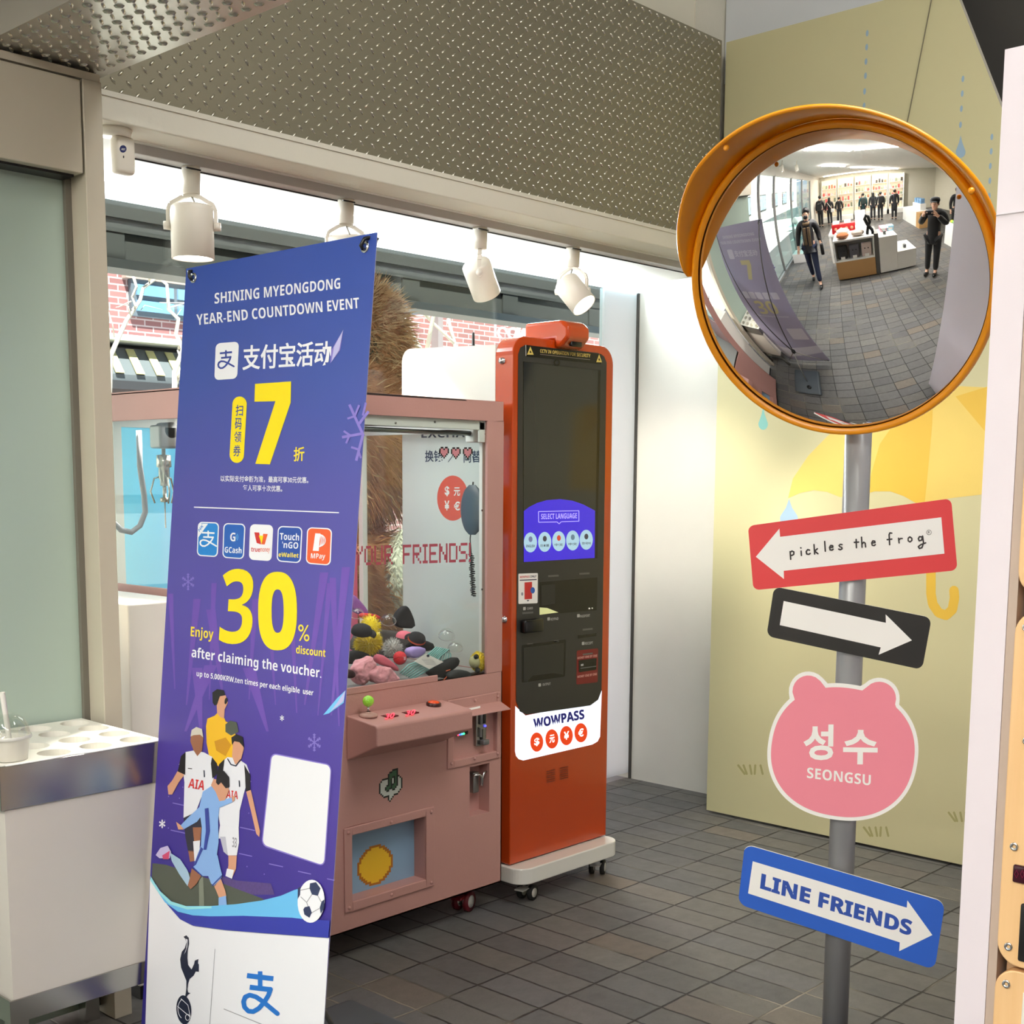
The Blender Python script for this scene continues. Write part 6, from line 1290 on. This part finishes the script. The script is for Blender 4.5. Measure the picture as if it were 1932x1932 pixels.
# lit shelf wall
for k in range(5):
    y0 = 3.45-1.18*k-1.08; t = thing('wall_shelf_bay', ['lit cream shelf bay nearest the storefront', 'lit cream shelf bay second from the storefront', 'lit cream shelf bay in the middle of the wall', 'lit cream shelf bay fourth from the storefront', 'lit cream shelf bay at the right end of the wall'][k], 'shelving', (-8.8, y0+.54, 0), 'shelf bays on the far wall')
    MB().box(-8.98, -8.94, y0, y0+1.08, .3, 2.75, mat('lit_cream', (250, 236, 204), .5, emit=.35, var=0)).build('back_panel', t)
    for y in (y0, y0+1.05): MB().box(-8.95, -8.55, y, y+.03, 0, 2.75, M_WS).build('upright', t)
    for z in (.3, .8, 1.25, 1.7, 2.15): MB().box(-8.94, -8.58, y0+.03, y0+1.05, z, z+.025, M_WS).build('shelf', t)
    MB().box(-8.95, -8.55, y0, y0+1.08, 0, .3, M_WS).build('base', t)
PAL = [(150, 96, 70), (210, 190, 170), (190, 80, 80), (60, 56, 54), (220, 170, 176), (120, 130, 110)]
rs = random.Random(4)
for k in range(5):
    for z in (.825, 1.275, 1.725, 2.175):
        for j in range(5):
            y0 = 3.45-1.18*k-1.08+.08+.20*j; w = rs.uniform(.10, .15); h = rs.uniform(.14, .28); c = rs.randrange(6)
            tag(MB().rbox(-8.80, -8.66, y0, y0+w, z, z+h, mat('ware_%d' % c, PAL[c], .7), .02).build('shelf_goods'), 'small soft goods standing on a lit wall shelf in the shop depth', 'goods', 'goods on the far wall shelves')
for (x, y, lb_) in ((-1.06, 3.24, 'white ceiling spotlight nearer the storefront glass'), (-1.50, 2.95, 'white ceiling spotlight next to the storefront spotlight')):
    t = thing('ceiling_spotlight', lb_, 'spotlight', (x, y, 3.0), 'ceiling spotlights in the shop'); MB().cyl((x, y, 2.85), (x, y, 3.0), .015, M_LAMP).build('stem', t)
    MB().lathe([(0, -.02), (.05, -.02), (.055, .16), (.05, .16), (.0, .14)], (x, y, 2.86), (.2, -.3, -.9), M_LAMP, 16).build('lamp_head', t); MB().lathe([(0, .142), (.048, .15)], (x, y, 2.86), (.2, -.3, -.9), MATS['lamp_on'], 14).build('lamp_glow', t)
# ================================================================ PEOPLE
def skin(name, nodes, edges, m, parent, root=0, sub=1):
    me = bpy.data.meshes.new(name); me.from_pydata([tuple(n[0]) for n in nodes], edges, []); me.materials.append(m)
    o = bpy.data.objects.new(name, me); COL.objects.link(o); o.parent = parent
    md = o.modifiers.new('skin', 'SKIN'); md.use_smooth_shade = True
    if not me.skin_vertices: 
        bpy.context.view_layer.objects.active = o
    L = me.skin_vertices[0].data if me.skin_vertices else None
    if L:
        for i, n in enumerate(nodes):
            r = n[1]; L[i].radius = (r, r) if not isinstance(r, tuple) else r; L[i].use_root = i == root
    ss = o.modifiers.new('smooth', 'SUBSURF'); ss.levels = sub; ss.render_levels = sub
    return o
M_SK = mat('skin', (222, 178, 152), .55, var=.03); M_HR = mat('black_hair', (24, 20, 20), .5); M_BLKC = mat('black_wool', (26, 26, 28), .9, sheen=.2); M_NVC = mat('black_down', (30, 31, 36), .5, bump=.3, bscale=20)
M_JEAN = mat('dark_denim', (36, 46, 74), .85); M_SHO = mat('black_shoe', (22, 22, 22), .3); M_GRYC = mat('charcoal_trousers', (52, 52, 56), .85); M_TEALC = mat('teal_jacket', (28, 74, 78), .7)
def person(label, loc, rz, h=1.72, coat=None, coat_len=.62, legs=None, shoes=None, stride=0.0, arms=None, head=(0, 0), hair='short', back=False, extra=None):
    s = h/1.72; V = lambda x, y, z: Vector((x*s, y*s, z*s)); t = thing('person', label, 'person', loc, 'people in the shop', rz)
    arms = arms or {1: ((.24, -.02, 1.14), (.25, .06, .90)), -1: ((-.24, -.02, 1.14), (-.25, .06, .90))}
    hy, hz_ = head
    N = [(V(0, 0, .96), .12*s), (V(0, 0, 1.14), .115*s), (V(0, 0, 1.30), .13*s), (V(0, .0, 1.42), .085*s), (V(0, .01, 1.475), .052*s), (V(0, .025+hy, 1.535), .066*s), (V(0, .02+hy*1.3, 1.61+hz_), .083*s), (V(0, .01+hy*1.3, 1.675+hz_), .062*s)]
    E = [(0, 1), (1, 2), (2, 3), (3, 4), (4, 5), (5, 6), (6, 7)]
    CN = [(V(0, 0, .96), .155*s), (V(0, 0, 1.14), .15*s), (V(0, 0, 1.30), .16*s), (V(0, .0, 1.43), .10*s)]; CE = [(0, 1), (1, 2), (2, 3)]
    CN.append((V(0, 0, 1.42-coat_len), .165*s)); CE.append((0, 4))
    LN = [(V(0, 0, .95), .13*s)]; LE = []
    for sd_ in (1, -1):
        b = len(N); fy = stride*sd_
        N += [(V(.09*sd_, 0, .90), .095*s), (V(.095*sd_, fy*.45+.03*abs(stride)*2, .49), .06*s), (V(.095*sd_, fy, .09), .042*s), (V(.10*sd_, fy+.13, .035), .034*s)]
        E += [(0, b), (b, b+1), (b+1, b+2), (b+2, b+3)]
        q = len(LN); LN += [(V(.09*sd_, 0, .88), .108*s), (V(.095*sd_, fy*.45+.03*abs(stride)*2, .49), .078*s), (V(.095*sd_, fy, .11), .066*s)]; LE += [(0, q), (q, q+1), (q+1, q+2)]
        el, wr = V(*arms[sd_][0]), V(*arms[sd_][1]); sh_ = V(.185*sd_, 0, 1.395)
        b = len(N); d = (wr-el).normalized(); palm = wr+d*.055*s
        N += [(sh_, .062*s), (el, .043*s), (wr, .028*s), (palm, (.034*s, .020*s))]; E += [(3, b), (b, b+1), (b+1, b+2), (b+2, b+3)]
        sx = d.cross(V(0, 1, .3)).normalized()
        tip_in = Vector((-sd_, .2, .2)).normalized() if arms[sd_][1][2] > 1.2 else d
        for k in range(4):
            p1 = palm+sx*(.026-.017*k)*s+d*.035*s; p2 = p1+(d*.5+tip_in*.6).normalized()*(.034-.004*abs(k-1.5))*s; f0 = len(N)
            N += [(p1, .0095*s), (p2, .0085*s), (p2+tip_in*.022*s, .0075*s)]; E += [(b+3, f0), (f0, f0+1), (f0+1, f0+2)]
        f0 = len(N); p1 = wr+d*.035*s+sx*.036*s; N += [(p1, .011*s), (p1+(sx*.5+d*.8+tip_in*.4).normalized()*.036*s, .0095*s)]; E += [(b+2, f0), (f0, f0+1)]
        q = len(CN); CN += [(V(.19*sd_, 0, 1.39), .088*s), (el, .070*s), (wr-d*.012*s, .052*s)]; CE += [(3, q), (q, q+1), (q+1, q+2)]
    skin('body', N, E, M_SK, t); skin('coat', CN, CE, coat or M_BLKC, t); skin('trousers', LN, LE, legs or M_BLKC, t)
    for sd_ in (1, -1):
        fy = stride*sd_; c = V(.098*sd_, fy+.055, .045)
        MB().ell(c, (.048*s, .135*s, .045*s), shoes or M_SHO, 14, 8).build('shoe', t, local=True)
    hc = V(0, .012+hy*1.3, 1.632+hz_)
    k = MB()
    if hair == 'cap':
        k.lathe([(.098*s, -.005), (.100*s, .04*s), (.085*s, .075*s), (.04*s, .092*s), (0, .094*s)], hc+V(0, 0, .02), (0, -.12, 1), M_BLKC, 20); k.ell(hc+V(0, .10, .022), (.075*s, .06*s, .010*s), M_BLKC, 14, 6)
        MB().ell(hc+V(0, -.022, -.01), (.087*s, .080*s, .075*s), M_HR, 14, 10).build('hair', t, local=True); k.build('cap', t, local=True)
    else:
        k.ell(hc+V(0, -.018, .022), (.092*s, .098*s, .092*s), M_HR, 16, 10)
        if hair == 'long': k.ell(hc+V(0, -.06, -.12), (.095*s, .055*s, .18*s), M_HR, 14, 10)
        if hair == 'tied': k.ell(hc+V(0, -.11, -.02), (.035*s, .04*s, .05*s), M_HR, 10, 8)
        if hair in ('tied',): k.v = [v if v.y < (hc.y+.055*s) or v.z > hc.z+.03*s else Vector((v.x, hc.y+.055*s, v.z)) for v in k.v]
        k.build('hair', t, local=True)
    if not back:
        f = V(0, .088+hy*1.45, 1.60+hz_)
        for sd_ in (1, -1):
            MB().ell(f+V(.031*sd_, -.004, .012), (.012*s, .006*s, .006*s), mat('eye_dark', (30, 22, 20), .2), 10, 6).build('eye', t, local=True)
            MB().ell(V(.083*sd_, .015+hy*1.3, 1.60+hz_), (.010*s, .018*s, .028*s), M_SK, 10, 8).build('ear', t, local=True)
        MB().ell(f+V(0, .012, -.012), (.012*s, .016*s, .022*s), M_SK, 10, 8).build('nose', t, local=True)
        MB().ell(f+V(0, -.004, -.048), (.022*s, .006*s, .006*s), mat('lips', (176, 104, 96), .4), 10, 6).build('mouth', t, local=True)
    if extra: extra(t, V)
    return t
# photographer: black cap and coat, both hands round the phone
person('person in black cap, coat and trousers raising a phone with both hands', (-.17, -.285, 0), -YAW, 1.76, M_BLKC, .66, M_BLKC, M_SHO, 0.0,
    {1: ((.27, .06, 1.20), (.115, .235, 1.41)), -1: ((-.28, .06, 1.20), (-.155, .235, 1.41))}, (.02, -.01), 'cap')
ph = thing('phone', 'dark phone held up in both hands by the person in the black cap', 'phone', tuple(EYE-FW*.014))
e3 = Matrix((RT, UP, FW)).transposed(); k = MB()
k.rbox(-.070, .012, -.145, .012, -.016, -.006, mat('phone_dark', (26, 28, 34), .25), .004)
k.v = [EYE+e3 @ Vector((v.y+.13, v.x+.03, v.z)) for v in k.v]; k.build('case', ph)
def woman(t, V):
    MB().ell(V(0, .095, 1.556), (.056, .045, .046), M_BLKC, 14, 8).build('face_mask', t, local=True)
    MB().tube([V(.10, .0, 1.44), V(.05, .11, 1.42), V(-.05, .11, 1.42), V(-.10, 0, 1.44), V(0, -.09, 1.46)], .035, mat('scarf_check', (120, 100, 76), .9, var=.6, scale=40), 10, closed=True).build('scarf', t, local=True)
    for x, z in ((.05, .96), (-.05, 1.0)): MB().rbox(x-.036, x+.036, .150, .172, z+.04, 1.42, MATS['scarf_check'], .012).build('scarf_end', t, local=True)
    b = MB().rbox(.27, .36, -.12, .16, .74, 1.0, M_BLKC, .03).build('bag', t, local=True); MB().tube([V(.31, -.08, .99), V(.27, 0, 1.10), V(.31, .10, .99)], .01, M_BLKC, 8).build('handle', b, local=True)
person('person with tied hair, black mask, patterned scarf, dark down jacket and jeans walking', (-.80, 2.46, 0), -PI/2-.15, 1.80, M_NVC, .60, M_JEAN, M_SHO, .22, {1: ((.25, -.06, 1.16), (.27, .02, .98)), -1: ((-.25, .02, 1.14), (-.26, .12, .96))}, (0, 0), 'tied', False, woman)
person('person in a black top and cap standing behind the till counter', (-2.6, -2.55, 0), -PI/2+.2, 1.76, M_BLKC, .60, M_BLKC, M_SHO, 0, None, (.02, -.01), 'cap')
def backpack(m):
    def f(t, V): MB().rbox(-.15, .15, -.30, -.13, 1.02, 1.42, m, .05).build('backpack', t, local=True)
    return f
def whitebag(t, V):
    MB().rbox(-.30, -.10, -.18, -.06, .80, 1.0, mat('white_bag', (226, 224, 218), .6), .03).build('shoulder_bag', t, local=True); MB().tube([V(-.2, -.12, 1.0), V(-.05, -.17, 1.2), V(.14, -.10, 1.44)], .018, MATS['white_bag'], 8).build('strap', t, local=True)
for lb_, x, y, h_, c, lg, hr, ex in (('tall person in a black jacket seen from behind at the shelf wall near the storefront', -7.3, 3.35, 1.84, M_NVC, M_BLKC, 'short', backpack(M_BLKC)), ('long-haired person with a white shoulder bag facing the shelf wall', -7.4, 2.75, 1.66, M_BLKC, M_BLKC, 'long', whitebag), ('short person in black behind the white bag carrier', -7.9, 2.15, 1.58, M_BLKC, M_GRYC, 'short', None),
    ('person in a teal jacket with a backpack seen from behind', -7.3, .62, 1.66, M_TEALC, M_GRYC, 'short', backpack(mat('dark_green_bag', (30, 44, 42), .7))), ('long-haired person in black left of the dark backpack', -7.2, .02, 1.64, M_BLKC, M_GRYC, 'long', None), ('person in charcoal trousers carrying a dark backpack', -6.9, -.38, 1.64, M_NVC, M_GRYC, 'short', backpack(M_BLKC)), ('person in a long black padded coat at the right of the shoppers', -6.6, -1.15, 1.70, M_NVC, M_BLKC, 'short', None)):
    person(lb_, (x, y, 0), PI/2+.1*math.sin(x*9+y), h_, c, .95 if 'long black padded' in lb_ else .62, lg, M_SHO, .03, None, (0, 0), hr, True, ex)
